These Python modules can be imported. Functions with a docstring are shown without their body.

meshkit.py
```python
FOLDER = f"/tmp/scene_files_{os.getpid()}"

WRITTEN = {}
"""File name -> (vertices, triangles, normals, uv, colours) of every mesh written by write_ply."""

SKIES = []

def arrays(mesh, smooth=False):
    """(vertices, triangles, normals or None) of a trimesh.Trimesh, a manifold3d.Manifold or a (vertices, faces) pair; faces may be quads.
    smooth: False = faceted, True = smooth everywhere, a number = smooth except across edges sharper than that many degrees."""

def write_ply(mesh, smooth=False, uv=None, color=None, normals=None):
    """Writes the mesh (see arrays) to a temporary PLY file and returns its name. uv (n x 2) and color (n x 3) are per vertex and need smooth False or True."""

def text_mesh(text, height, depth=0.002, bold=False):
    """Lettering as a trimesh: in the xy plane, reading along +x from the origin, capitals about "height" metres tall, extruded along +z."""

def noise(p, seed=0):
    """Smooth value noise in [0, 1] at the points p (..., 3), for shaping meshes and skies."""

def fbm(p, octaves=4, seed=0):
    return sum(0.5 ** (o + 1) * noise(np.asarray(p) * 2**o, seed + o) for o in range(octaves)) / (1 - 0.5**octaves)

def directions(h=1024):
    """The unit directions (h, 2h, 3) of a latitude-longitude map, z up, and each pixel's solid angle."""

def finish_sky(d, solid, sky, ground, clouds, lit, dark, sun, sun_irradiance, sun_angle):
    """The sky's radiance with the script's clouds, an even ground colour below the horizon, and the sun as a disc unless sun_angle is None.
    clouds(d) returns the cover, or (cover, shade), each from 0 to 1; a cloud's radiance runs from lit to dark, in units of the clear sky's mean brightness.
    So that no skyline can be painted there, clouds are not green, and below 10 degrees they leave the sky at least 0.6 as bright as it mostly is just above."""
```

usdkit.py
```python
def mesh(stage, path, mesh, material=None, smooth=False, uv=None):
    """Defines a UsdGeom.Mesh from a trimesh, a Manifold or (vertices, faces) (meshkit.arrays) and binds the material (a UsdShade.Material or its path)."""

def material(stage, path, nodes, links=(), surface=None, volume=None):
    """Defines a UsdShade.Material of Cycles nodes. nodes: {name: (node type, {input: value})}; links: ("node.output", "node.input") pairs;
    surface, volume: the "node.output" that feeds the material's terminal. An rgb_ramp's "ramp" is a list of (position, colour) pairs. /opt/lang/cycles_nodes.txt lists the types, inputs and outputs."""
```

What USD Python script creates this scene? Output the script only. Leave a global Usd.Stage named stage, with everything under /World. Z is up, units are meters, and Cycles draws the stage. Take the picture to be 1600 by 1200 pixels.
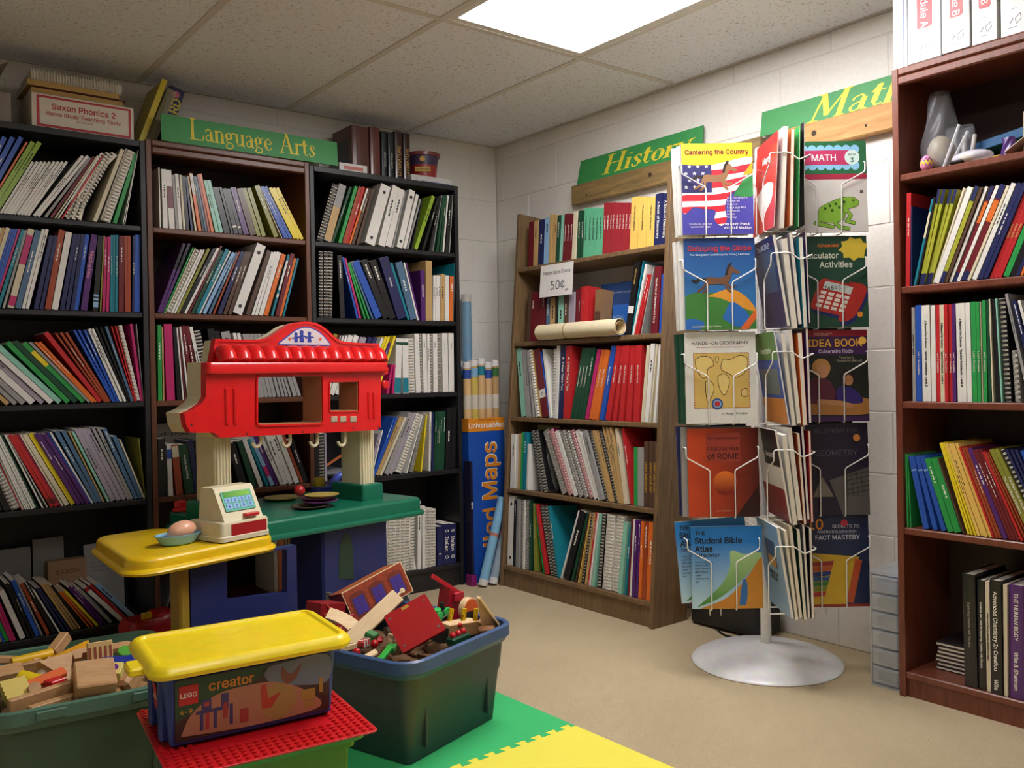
import math, random
import numpy as np, trimesh, usdkit, meshkit
from pxr import Usd, UsdGeom, UsdLux, UsdShade, Gf, Sdf, Vt
import shapely
from shapely.geometry import Polygon, LineString, Point, MultiPolygon, box as sbox
from shapely.ops import unary_union
from shapely import affinity

stage = Usd.Stage.CreateInMemory()
UsdGeom.SetStageUpAxis(stage, 'Z'); UsdGeom.SetStageMetersPerUnit(stage, 1.0)
UsdGeom.Xform.Define(stage, '/World'); UsdGeom.Scope.Define(stage, '/World/Looks')

# ------------------------------------------------------------------ camera
CAM = np.array([-2.7343, -3.5719, .945]); YAW, PITCH, ROLL, FPX = .6673, -.0102, -.0171, 1381.94
CF = np.array([math.sin(YAW)*math.cos(PITCH), math.cos(YAW)*math.cos(PITCH), math.sin(PITCH)])
_r = np.array([math.cos(YAW), -math.sin(YAW), 0.]); _u = np.cross(_r, CF)
CR = math.cos(ROLL)*_r + math.sin(ROLL)*_u; CU = -math.sin(ROLL)*_r + math.cos(ROLL)*_u
cam = UsdGeom.Camera.Define(stage, '/World/camera')
m4 = np.eye(4); m4[0, :3], m4[1, :3], m4[2, :3], m4[3, :3] = CR, CU, -CF, CAM
cam.AddTransformOp().Set(Gf.Matrix4d(*[float(x) for x in m4.ravel()]))
cam.CreateHorizontalApertureAttr(36.0); cam.CreateVerticalApertureAttr(27.0)
cam.CreateFocalLengthAttr(36.0*FPX/1600); cam.CreateClippingRangeAttr(Gf.Vec2f(.05, 40))
cam.CreateExposureAttr(1.36)
LAMP = 8.2          # radiance of the fluorescent panels
LAMP_COLOR = (1.0, .972, .968)

# pixel -> point on a real plane of the room (used to read positions off the photograph)
def ray(q): return CF*FPX + CR*(q[0]-800) - CU*(q[1]-600)
class Frame:
    """A plane in the room: origin, direction along it, direction up it; n points out of it."""
    def __init__(s, O, ex, ez):
        s.O = np.array(O, float); s.ex = np.array(ex, float); s.ez = np.array(ez, float); s.n = np.cross(s.ex, s.ez)
    def uv(s, q, off=0.):
        d = ray(q); k = ((s.O+s.n*off-CAM)@s.n)/(d@s.n); p = CAM+d*k-s.O
        return float(p@s.ex), float(p@s.ez)
    def M(s, u=0, off=0, w=0):   # local x = along, y = into the plane (away from viewer), z = up
        M = np.eye(4); M[:3, 0], M[:3, 1], M[:3, 2] = s.ex, -s.n, s.ez; M[:3, 3] = s.O+s.ex*u+s.n*off+s.ez*w; return M
def atZ(z, x, y): d = ray((x, y)); return CAM+d*(z-CAM[2])/d[2]

# ------------------------------------------------------------------ colours and materials
def lin(c):
    if isinstance(c, str): c = [int(c[i:i+2], 16)/255 for i in (0, 2, 4)]
    return tuple(x/12.92 if x <= .04045 else ((x+.055)/1.055)**2.4 for x in c)
PAL = dict(W=('white', 'e4e1da'), C=('cream', 'd9cdb0'), G=('grey', '9a9896'), K=('black', '1c1b1e'), N=('navy', '252a58'), B=('blue', '2a56b4'), L=('pale blue', '8fb6dc'),
           T=('teal', '1d7f92'), E=('green', '2f9a4c'), F=('dark green', '1d4a34'), V=('lime green', '8fb032'), Y=('yellow', 'ecd22e'), O=('orange', 'e0702c'), R=('red', 'c02a2e'),
           M=('maroon', '6e1f28'), P=('purple', '55286e'), I=('magenta', 'c02a6c'), A=('tan', 'bf9c66'), D=('brown', '5a4234'), S=('slate blue', '50708e'), Z=('olive', '8a8a36'),
           H=('mint', '8fcab4'), Q=('lilac grey', 'a49aa8'), U=('rust', 'a2482a'), J=('gold', 'e8bf62'), X=('pale green', '63b58c'), c=('brick red', '9c2c34'), v=('yellow green', 'a6a838'))
_mats = {}
def mat(name, nodes, links, surface='p.BSDF', volume=None):
    if name not in _mats:
        _mats[name] = usdkit.material(stage, '/World/Looks/'+name, nodes, links, surface=surface, volume=volume)
    return _mats[name]
def plain(c, rough=.45, spec=.5, metal=0., coat=0., var=0.0):
    c = PAL[c][1] if c in PAL else c
    key = ('c_%s_%d_%d_%d_%d' % (c, rough*100, spec*100, metal*10, coat*10)).replace('.', '_')
    b = lin(c)
    return mat(key, {'n': ('noise_texture', {'scale': 35.0, 'detail': 4.0}), 'm': ('mix_color', {'blend_type': 'multiply', 'fac': .22, 'a': b, 'b': (1., 1., 1.)}),
                     'o': ('texture_coordinate', {}), 'p': ('principled_bsdf', {'roughness': rough, 'specular_ior_level': spec, 'metallic': metal, 'coat_weight': coat})},
               [('o.object', 'n.vector'), ('n.color', 'm.b'), ('m.result', 'p.base_color')])
def grad(name, c0, c1, axis, lo, hi, rough=.35, mid=None):
    """Printed colour blend along an object axis."""
    ramp = [(0., lin(c0))] + ([(.5, lin(mid))] if mid else []) + [(1., lin(c1))]
    return mat(name, {'o': ('texture_coordinate', {}), 's': ('separate_xyz', {}), 'r': ('map_range', {'from_min': lo, 'from_max': hi}), 'c': ('rgb_ramp', {'ramp': ramp}),
                      'p': ('principled_bsdf', {'roughness': rough})},
               [('o.object', 's.vector'), ('s.'+axis, 'r.value'), ('r.result', 'c.fac'), ('c.color', 'p.base_color')])
def wood(name, c0, c1, scale=(3, 40, 3), rough=.4, rel=.0):
    return mat(name, {'o': ('texture_coordinate', {}), 'mp': ('mapping', {'scale': tuple(map(float, scale))}), 'n': ('noise_texture', {'scale': 4.0, 'detail': 6.0, 'distortion': 1.2}),
                      'c': ('rgb_ramp', {'ramp': [(.3, lin(c0)), (.7, lin(c1))]}), 'p': ('principled_bsdf', {'roughness': rough})},
               [('o.object', 'mp.vector'), ('mp.vector', 'n.vector'), ('n.fac', 'c.fac'), ('c.color', 'p.base_color')])
def bumpy(name, c0, c1, scale, strength, dist, rough=.8, detail=3.0, coord='object', spec=.3):
    return mat(name, {'o': ('texture_coordinate', {}), 'g': ('geometry', {}), 'n': ('noise_texture', {'scale': float(scale), 'detail': detail}), 'n2': ('noise_texture', {'scale': 1.7, 'detail': 4.0}),
                      'c': ('rgb_ramp', {'ramp': [(.3, lin(c0)), (.7, lin(c1))]}), 'mx': ('mix_float', {'fac': .5}), 'b': ('bump', {'strength': strength, 'distance': dist}),
                      'p': ('principled_bsdf', {'roughness': rough, 'specular_ior_level': spec})},
               [('g.position', 'n.vector'), ('g.position', 'n2.vector'), ('n.fac', 'mx.a'), ('n2.fac', 'mx.b'), ('mx.result', 'c.fac'), ('c.color', 'p.base_color'), ('n.fac', 'b.height'), ('b.normal', 'p.normal')])
def clear(name, c='e8eef2', fac=.25, rough=.12):
    return mat(name, {'t': ('transparent_bsdf', {'color': (.96, .97, .98)}), 'p': ('principled_bsdf', {'base_color': lin(c), 'roughness': rough, 'specular_ior_level': .8}),
                      'm': ('mix_closure', {'fac': fac})}, [('t.BSDF', 'm.closure1'), ('p.BSDF', 'm.closure2')], surface='m.closure')

# ------------------------------------------------------------------ mesh building
def TM(v, f): return trimesh.Trimesh(np.asarray(v, float), np.asarray(f, int), process=False)
def cat(*ms):
    ms = [m for m in (ms[0] if len(ms) == 1 and isinstance(ms[0], list) else ms) if m is not None]
    return ms[0] if len(ms) == 1 else trimesh.util.concatenate(ms)
def T(x=0, y=0, z=0): M = np.eye(4); M[:3, 3] = x, y, z; return M
def Rx(a): return trimesh.transformations.rotation_matrix(math.radians(a), (1, 0, 0))
def Ry(a): return trimesh.transformations.rotation_matrix(math.radians(a), (0, 1, 0))
def Rz(a): return trimesh.transformations.rotation_matrix(math.radians(a), (0, 0, 1))
def mv(m, *Ms):
    m = m.copy()
    for M in Ms[::-1]: m.apply_transform(M)
    return m
_BV = np.array([[x, y, z] for x in (0, 1) for y in (0, 1) for z in (0, 1)], float)
_BF = np.array([[0, 1, 3], [0, 3, 2], [4, 6, 7], [4, 7, 5], [0, 4, 5], [0, 5, 1], [2, 3, 7], [2, 7, 6], [0, 2, 6], [0, 6, 4], [1, 5, 7], [1, 7, 3]])
def bx(x0, x1, y0, y1, z0, z1): return TM(_BV*[x1-x0, y1-y0, z1-z0]+[x0, y0, z0], _BF)
def bev(x0, x1, y0, y1, z0, z1, b=.003):
    """Box with chamfered edges (44 triangles)."""
    v = []; X, Y, Zz = (x0, x1), (y0, y1), (z0, z1)
    for i in (0, 1):
        for j in (0, 1):
            for k in (0, 1):
                sx, sy, sz = b*(1-2*i), b*(1-2*j), b*(1-2*k)
                v += [(X[i]+sx, Y[j]+sy, Zz[k]), (X[i]+sx, Y[j], Zz[k]+sz), (X[i], Y[j]+sy, Zz[k]+sz)]
    m = trimesh.convex.convex_hull(np.array(v)); return TM(m.vertices, m.faces)
def rrect(w, h, r, n=5, cx=0, cy=0):
    return Polygon([(cx+sx*(w/2-r)+r*math.cos(a), cy+sy*(h/2-r)+r*math.sin(a)) for sx, sy, a0 in ((1, 1, 0), (-1, 1, 90), (-1, -1, 180), (1, -1, 270)) for a in np.radians(np.linspace(a0, a0+90, n))])
def loft(rings, cap0=True, cap1=True):
    """Rings of equal point count, joined in order."""
    n = len(rings[0]); v = np.vstack(rings); f = []
    for i in range(len(rings)-1):
        for j in range(n):
            a, b, c, d = i*n+j, i*n+(j+1) % n, (i+1)*n+(j+1) % n, (i+1)*n+j; f += [(a, b, c), (a, c, d)]
    if cap0: f += [(0, j+1, j) for j in range(1, n-1)]
    k = (len(rings)-1)*n
    if cap1: f += [(k, k+j, k+j+1) for j in range(1, n-1)]
    return TM(v, f)
def rslab(w, d, r, prof, n=6, cx=0, cy=0, caps=(True, True)):
    """Rounded-rectangle rings: prof = [(inset, z), ...]."""
    return loft([np.array([(*p, z) for p in list(rrect(w-2*i, d-2*i, max(r-i, .0015), n, cx, cy).exterior.coords)[:-1]]) for i, z in prof], *caps)
def lathe(prof, n=28, caps=(False, False)):
    a = np.linspace(0, 2*math.pi, n, endpoint=False)
    return loft([np.stack([max(r, 1e-5)*np.cos(a), max(r, 1e-5)*np.sin(a), np.full(n, z)], 1) for r, z in prof], *caps)
def cyl(r, h, n=16, b=0.): return lathe([(r-b, 0), (r, b), (r, h-b), (r-b, h)] if b else [(r, 0), (r, h)], n, (True, True))
def tube(pts, r, n=8, closed=False):
    pts = np.asarray(pts, float); k = len(pts); rings = []
    t = np.gradient(pts, axis=0) if not closed else np.roll(pts, -1, 0)-np.roll(pts, 1, 0)
    t /= np.linalg.norm(t, axis=1, keepdims=True)+1e-12
    ref = np.array([0, 0, 1.]) if abs(t[0][2]) < .9 else np.array([1., 0, 0]); a = np.cross(t[0], ref); a /= np.linalg.norm(a)
    rr = np.broadcast_to(r, k)
    for i in range(k):
        a = a-t[i]*(a@t[i]); a /= np.linalg.norm(a); b = np.cross(t[i], a)
        ang = np.linspace(0, 2*math.pi, n, endpoint=False)
        rings.append(pts[i]+rr[i]*(np.outer(np.cos(ang), a)+np.outer(np.sin(ang), b)))
    if closed: return loft(rings+[rings[0]], False, False)
    return loft(rings)
def wire(pts, r, n=6, bend=.006):
    """Tube through corner points with small rounded bends."""
    pts = [np.array(p, float) for p in pts]; out = [pts[0]]
    for a, p, c in zip(pts, pts[1:], pts[2:]):
        da, dc = a-p, c-p; la, lc = np.linalg.norm(da), np.linalg.norm(dc); k = min(bend, la*.45, lc*.45)
        out += [p+da/la*k, p+(da/la+dc/lc)*k*.3, p+dc/lc*k]
    return tube(out+[pts[-1]], r, n)
def polys(g): return [p for p in (g.geoms if hasattr(g, 'geoms') else [g]) if p.geom_type == 'Polygon' and p.area > 1e-9]
def ext(g, d):
    """Extrude a shapely shape by d along +z."""
    ms = [trimesh.creation.extrude_polygon(p, d, engine='earcut') for p in polys(g)]
    return cat(ms) if ms else None
def blob(rx, ry, rz, sub=2):
    m = trimesh.creation.icosphere(subdivisions=sub); m.apply_scale((rx, ry, rz)); return TM(m.vertices, m.faces)
def hull(pts): m = trimesh.convex.convex_hull(np.array(pts, float)); return TM(m.vertices, m.faces)
def smooth_curve(p, n=8):
    p = np.asarray(p, float); P = np.vstack([2*p[0]-p[1], p, 2*p[-1]-p[-2]]); out = []
    for i in range(1, len(P)-2):
        for t in np.linspace(0, 1, n, endpoint=False):
            out.append(.5*((2*P[i])+(-P[i-1]+P[i+1])*t+(2*P[i-1]-5*P[i]+4*P[i+1]-P[i+2])*t*t+(-P[i-1]+3*P[i]-3*P[i+1]+P[i+2])*t**3))
    return np.array(out+[p[-1]])
_txt = {}
def text(s, h, bold=False, fit=None, depth=.0004):
    """Lettering in the xy plane, centred on the origin, capitals h tall; fit = widest it may be."""
    if (s, bold) not in _txt: _txt[(s, bold)] = meshkit.text_mesh(s, 1.0, 1.0, bold)
    m = _txt[(s, bold)].copy(); lo, hi = m.bounds; m.apply_translation((-(lo[0]+hi[0])/2, -.5, 0))
    k = h if not fit else min(h, fit/(hi[0]-lo[0])); m.apply_scale((k, k if not fit else (h+k)/2 if k < h*.6 else k, depth)); return m

# ------------------------------------------------------------------ things, parts, labels
_names = {}
def numbered(parent, name):
    k = (parent, name); n = _names.get(k, 0); _names[k] = n+1
    return f'{parent}/{name}' if n == 0 else f'{parent}/{name}_{n:03d}'
def xop(prim, M):
    if M is not None: UsdGeom.Xformable(prim).AddTransformOp().Set(Gf.Matrix4d(*[float(x) for x in np.asarray(M).T.ravel()]))
def tag(prim, label=None, cat_=None, group=None, kind=None):
    for k, v in (('label', label), ('category', cat_), ('group', group), ('kind', kind)):
        if v: prim.SetCustomDataByKey(k, v)
    return prim
def thing(name, label, cat_, M=None, group=None, kind=None):
    x = UsdGeom.Xform.Define(stage, numbered('/World', name)); xop(x, M)
    return tag(x.GetPrim(), label, cat_, group, kind)
def part(parent, name, mesh, m, smooth=False, M=None, label=None, kind=None):
    """One mesh under a thing (or part); M moves it in the parent's frame and is baked into the points."""
    if isinstance(mesh, list): mesh = cat(mesh)
    if M is not None: mesh = mv(mesh, M)
    pp = str(parent.GetPath()) if hasattr(parent, 'GetPath') else parent
    g = usdkit.mesh(stage, numbered(pp, name), mesh, m, smooth)
    return tag(g.GetPrim(), label, None, None, kind)
def solo(name, label, cat_, mesh, m, smooth=False, M=None, group=None, kind=None):
    g = usdkit.mesh(stage, numbered('/World', name), mesh, m, smooth); xop(g, M)
    return tag(g.GetPrim(), label, cat_, group, kind)

# ------------------------------------------------------------------ the room
H = 2.095
paint = bumpy('wall_paint', 'dad6cf', 'e6e2dc', 60, .18, .004, .75)
paint2 = bumpy('mortar_paint', 'd0ccc5', 'dcd8d2', 80, .2, .004, .8)
carpet = bumpy('carpet', 'bfac8c', 'd9c6a2', 340, .9, .008, .95, 6.0, spec=.1)
tile_m = mat('ceiling_tile', {'g': ('geometry', {}), 'n': ('noise_texture', {'scale': 95., 'detail': 3.}), 'v': ('noise_texture', {'scale': 300., 'detail': 2.}),
             'c': ('rgb_ramp', {'ramp': [(.0, lin('9a958c')), (.33, lin('c4beb6')), (.40, lin('e4e6ec')), (1., lin('eaecf2'))]}), 'b': ('bump', {'strength': .5, 'distance': .003}),
             'p': ('principled_bsdf', {'roughness': .95, 'specular_ior_level': .1})},
             [('g.position', 'n.vector'), ('g.position', 'v.vector'), ('n.fac', 'c.fac'), ('c.color', 'p.base_color'), ('v.fac', 'b.height'), ('b.normal', 'p.normal')])
bar_m = plain('d8d3ca', .5)
XW, YW = -4.6, -5.9     # unseen far sides, out of view; their walls close the room for bounced light
solo('floor', None, None, bx(XW, 0, YW, 0, -.05, 0), carpet, kind='structure')
def block_wall(name, fr, length, first, light, g=.0016, bv=.0022):
    w = thing(name, None, None, fr.M(), kind='structure')
    part(w, 'backing', bx(-.02, length, .0022, .10, -.02, H+.05), paint2)
    h0 = (.2658+.945) % .2032; rng = random.Random(7)
    zs = [0.]+[h0+.2032*i for i in range(12) if h0+.2032*i < H-.01]+[H]
    for j, (za, zb) in enumerate(zip(zs, zs[1:])):
        x = -(.2032 if j % 2 else 0)+first-.4064
        while x < length:
            a, b = max(x, 0), min(x+.4064, length); x += .4064
            if b-a < .02: continue
            y = rng.uniform(-.0008, .0012)
            part(w, 'block', bev(a+g, b-g, y, .02, za+(g if j else 0), zb-g, bv), paint)
    return w
FA = Frame((0, 0, 0), (1, 0, 0), (0, 0, 1)); FB = Frame((0, 0, 0), (0, -1, 0), (0, 0, 1))
block_wall('wall_back', Frame((-3.3, 0, 0), (1, 0, 0), (0, 0, 1)), 3.3, .1, 0, .0006, .0011)
block_wall('wall_right', FB, 4.0, .26, 1)
solo('wall_back', None, None, bx(XW, -3.3, 0, .1, 0, H), paint, kind='structure')
solo('wall_right', None, None, bx(0, .1, YW, -4.0, 0, H), paint, kind='structure')
solo('unseen_wall_left', None, None, bx(XW-.1, XW, YW, 0, 0, H), paint, kind='structure')
solo('unseen_wall_front', None, None, bx(XW, 0, YW-.1, YW, 0, H), paint, kind='structure')
# suspended ceiling: tiles dropped into a grid of metal runners
ce = thing('ceiling', None, None, None, kind='structure')
part(ce, 'slab', bx(XW, .1, YW, .1, H+.06, H+.1), paint)
TX = [0, -.5145]+[-.5145-.6096*i for i in range(1, 7)]+[XW]; TY = [0, -1.1928]+[-1.1928-1.2192*i for i in range(1, 4)]+[YW]
LIGHTS = {(1, 1): 1., (3, 2): .42}  # the dimmer panel is out of view, placed to light the foreground
for i, (xa, xb) in enumerate(zip(TX, TX[1:])):
    for j, (ya, yb) in enumerate(zip(TY, TY[1:])):
        if (i, j) not in LIGHTS: part(ce, 'ceiling_tile', bx(xb+.002, xa-.002, yb+.002, ya-.002, H+.003, H+.018), tile_m)
for x in TX: part(ce, 'grid_runner', bx(x-.012, x+.012, YW, 0, H, H+.004), bar_m)
for y in TY:
    for i, (xa, xb) in enumerate(zip(TX, TX[1:])): part(ce, 'grid_runner', bx(xb+.012, xa-.012, y-.012, y+.012, H, H+.004), bar_m)
glows = [mat('lamp_glow_%d' % k, {'e': ('emission', {'color': LAMP_COLOR, 'strength': LAMP*p})}, [], surface='e.emission') for k, p in enumerate(LIGHTS.values())]
for n, (i, j) in enumerate(LIGHTS):
    xa, xb, ya, yb = TX[i]-.013, TX[i+1]+.013, TY[j]-.013, TY[j+1]+.013; cx, cy = (xa+xb)/2, (ya+yb)/2; w, d = xa-xb, ya-yb
    L = thing('ceiling_light', ['bright recessed fluorescent ceiling panel in front of the math and history walls', 'unseen recessed ceiling panel above the viewer, out of view, placed to light the foreground'][n], 'ceiling light', T(cx, cy, H))
    fr = rrect(w, d, .004).difference(rrect(w-.05, d-.05, .004))
    part(L, 'frame', ext(fr, .012), plain('e2dfd8', .4), M=T(0, 0, .002)); part(L, 'diffuser', bx(-w/2+.02, w/2-.02, -d/2+.02, d/2-.02, .008, .012), glows[n])
# foam play mat
def jig(poly_w, sides, n=12, d=.018):
    """Square interlocking tile: sides = which edges carry tongues ('r','l','f','b'), the others are straight."""
    g = sbox(0, 0, poly_w, poly_w); st = poly_w/(2*n)
    for s in sides:
        for k in range(n):
            a = st*(2*k+.5); t = Polygon([(a+.003, 0), (a+st-.003, 0), (a+st+.003, d), (a-.003, d)])
            if s == 'b': t2 = affinity.translate(t, 0, poly_w)
            elif s == 'f': t2 = affinity.scale(t, 1, -1, origin=(0, 0))
            elif s == 'r': t2 = affinity.translate(affinity.rotate(t, -90, origin=(0, 0)), poly_w, poly_w)
            else: t2 = affinity.rotate(t, 90, origin=(0, 0))
            g = g.union(t2)
    return g
foam = lambda c: bumpy('foam_'+c, c, c, 260, .35, .002, .7)
yt = jig(.61, 'b'); rot = Rz(1.2)
gt = sbox(0, 0, .61, .61).difference(affinity.translate(yt.buffer(.0006), 0, -.61))
solo('foam_mat_tile', 'green foam play mat tile under the blue toy tub', 'play mat', ext(gt, .011), foam('3cb86c'), M=T(-1.777, -1.842, .0008)@rot, group='interlocking foam play mat')
solo('foam_mat_tile', 'yellow foam play mat tile with jigsaw edge at the bottom of the picture', 'play mat', ext(yt, .011), foam('ece052'), M=T(-1.764, -2.452, .0008)@rot, group='interlocking foam play mat')

# ------------------------------------------------------------------ bookcases
blackm = wood('black_laminate', '161519', '201e22', (2, 30, 2), .42)
cherry = wood('brown_laminate', '54301f', '6b3e28', (22, 22, 1.6), .38)
cherry2 = wood('red_brown_laminate', '5e2e1e', '774030', (22, 22, 1.6), .36)
oak = wood('oak_laminate', '5f4930', '7d6243', (22, 22, 1.5), .5)
def bookcase(name, label, fr, u0, W, D, Ht, shelves, m, th=.019, top=True, back=True, backm=None, lip=0., cat_='bookcase'):
    b = thing(name, label, cat_, fr.M(u0))
    for x in (0, W-th): part(b, 'side_panel', bev(x, x+th, 0, D, 0, Ht, .0015), m)
    if top:
        part(b, 'top_panel', bev(th, W-th, -lip, D, Ht-.022, Ht, .004 if lip else .0015), m)
        if lip: part(b, 'top_molding', bev(th, W-th, -.004, .02, Ht-.048, Ht-.024, .004), m)
    if back: part(b, 'back_panel', bx(th, W-th, D-.006, D-.001, .02, (Ht-.022) if back is True else back), backm or m)
    for i, z in enumerate(shelves): part(b, 'shelf', bev(th, W-th, .002, D-.007, z-.02, z, .003), m)
    part(b, 'kickplate', bx(th, W-th, .012, .03, 0, shelves[-1]-.021), m)
    return b
SH = [1.498, 1.19, .873, .526, .10]
FA29 = Frame((0, -.29, 0), (1, 0, 0), (0, 0, 1)); FR29 = Frame((-.29, 0, 0), (0, -1, 0), (0, 0, 1))
la = math.radians(4.8); FH = Frame((-.335, 0, 0), (0, -1, 0), (math.sin(la), 0, math.cos(la)))
darkback = plain('120f10', .6)
bookcase('bookcase', 'tall black bookcase at the left edge, with slanting workbooks', FA29, -2.52, .726, .278, 1.80, SH, blackm)
bookcase('bookcase', 'brown bookcase between the two black ones, under the Language Arts sign', FA29, -1.792, .628, .278, 1.81, SH, cherry, lip=.004, backm=wood('brown_back', '2c1a13', '3a2219', (20, 20, 2), .5))
bookcase('bookcase', 'black bookcase nearest the corner of the room', FA29, -1.162, .722, .278, 1.80, SH, blackm)
SHH = [1.435, 1.097, .76, .44, .096]
bookcase('bookcase', 'oak brown open-topped bookcase leaning back against the block wall', FH, .408, .927, .19, 1.685, SHH, oak, top=False, back=1.12)
SHR = [1.498, 1.178, .85, .488, .073]
bookcase('bookcase', 'reddish brown bookcase cut off by the right edge of the picture', FR29, 2.254, .74, .278, 1.80, SHR, cherry2, lip=.004, backm=wood('red_back', '2a1510', '38201a', (20, 20, 2), .5))

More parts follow.
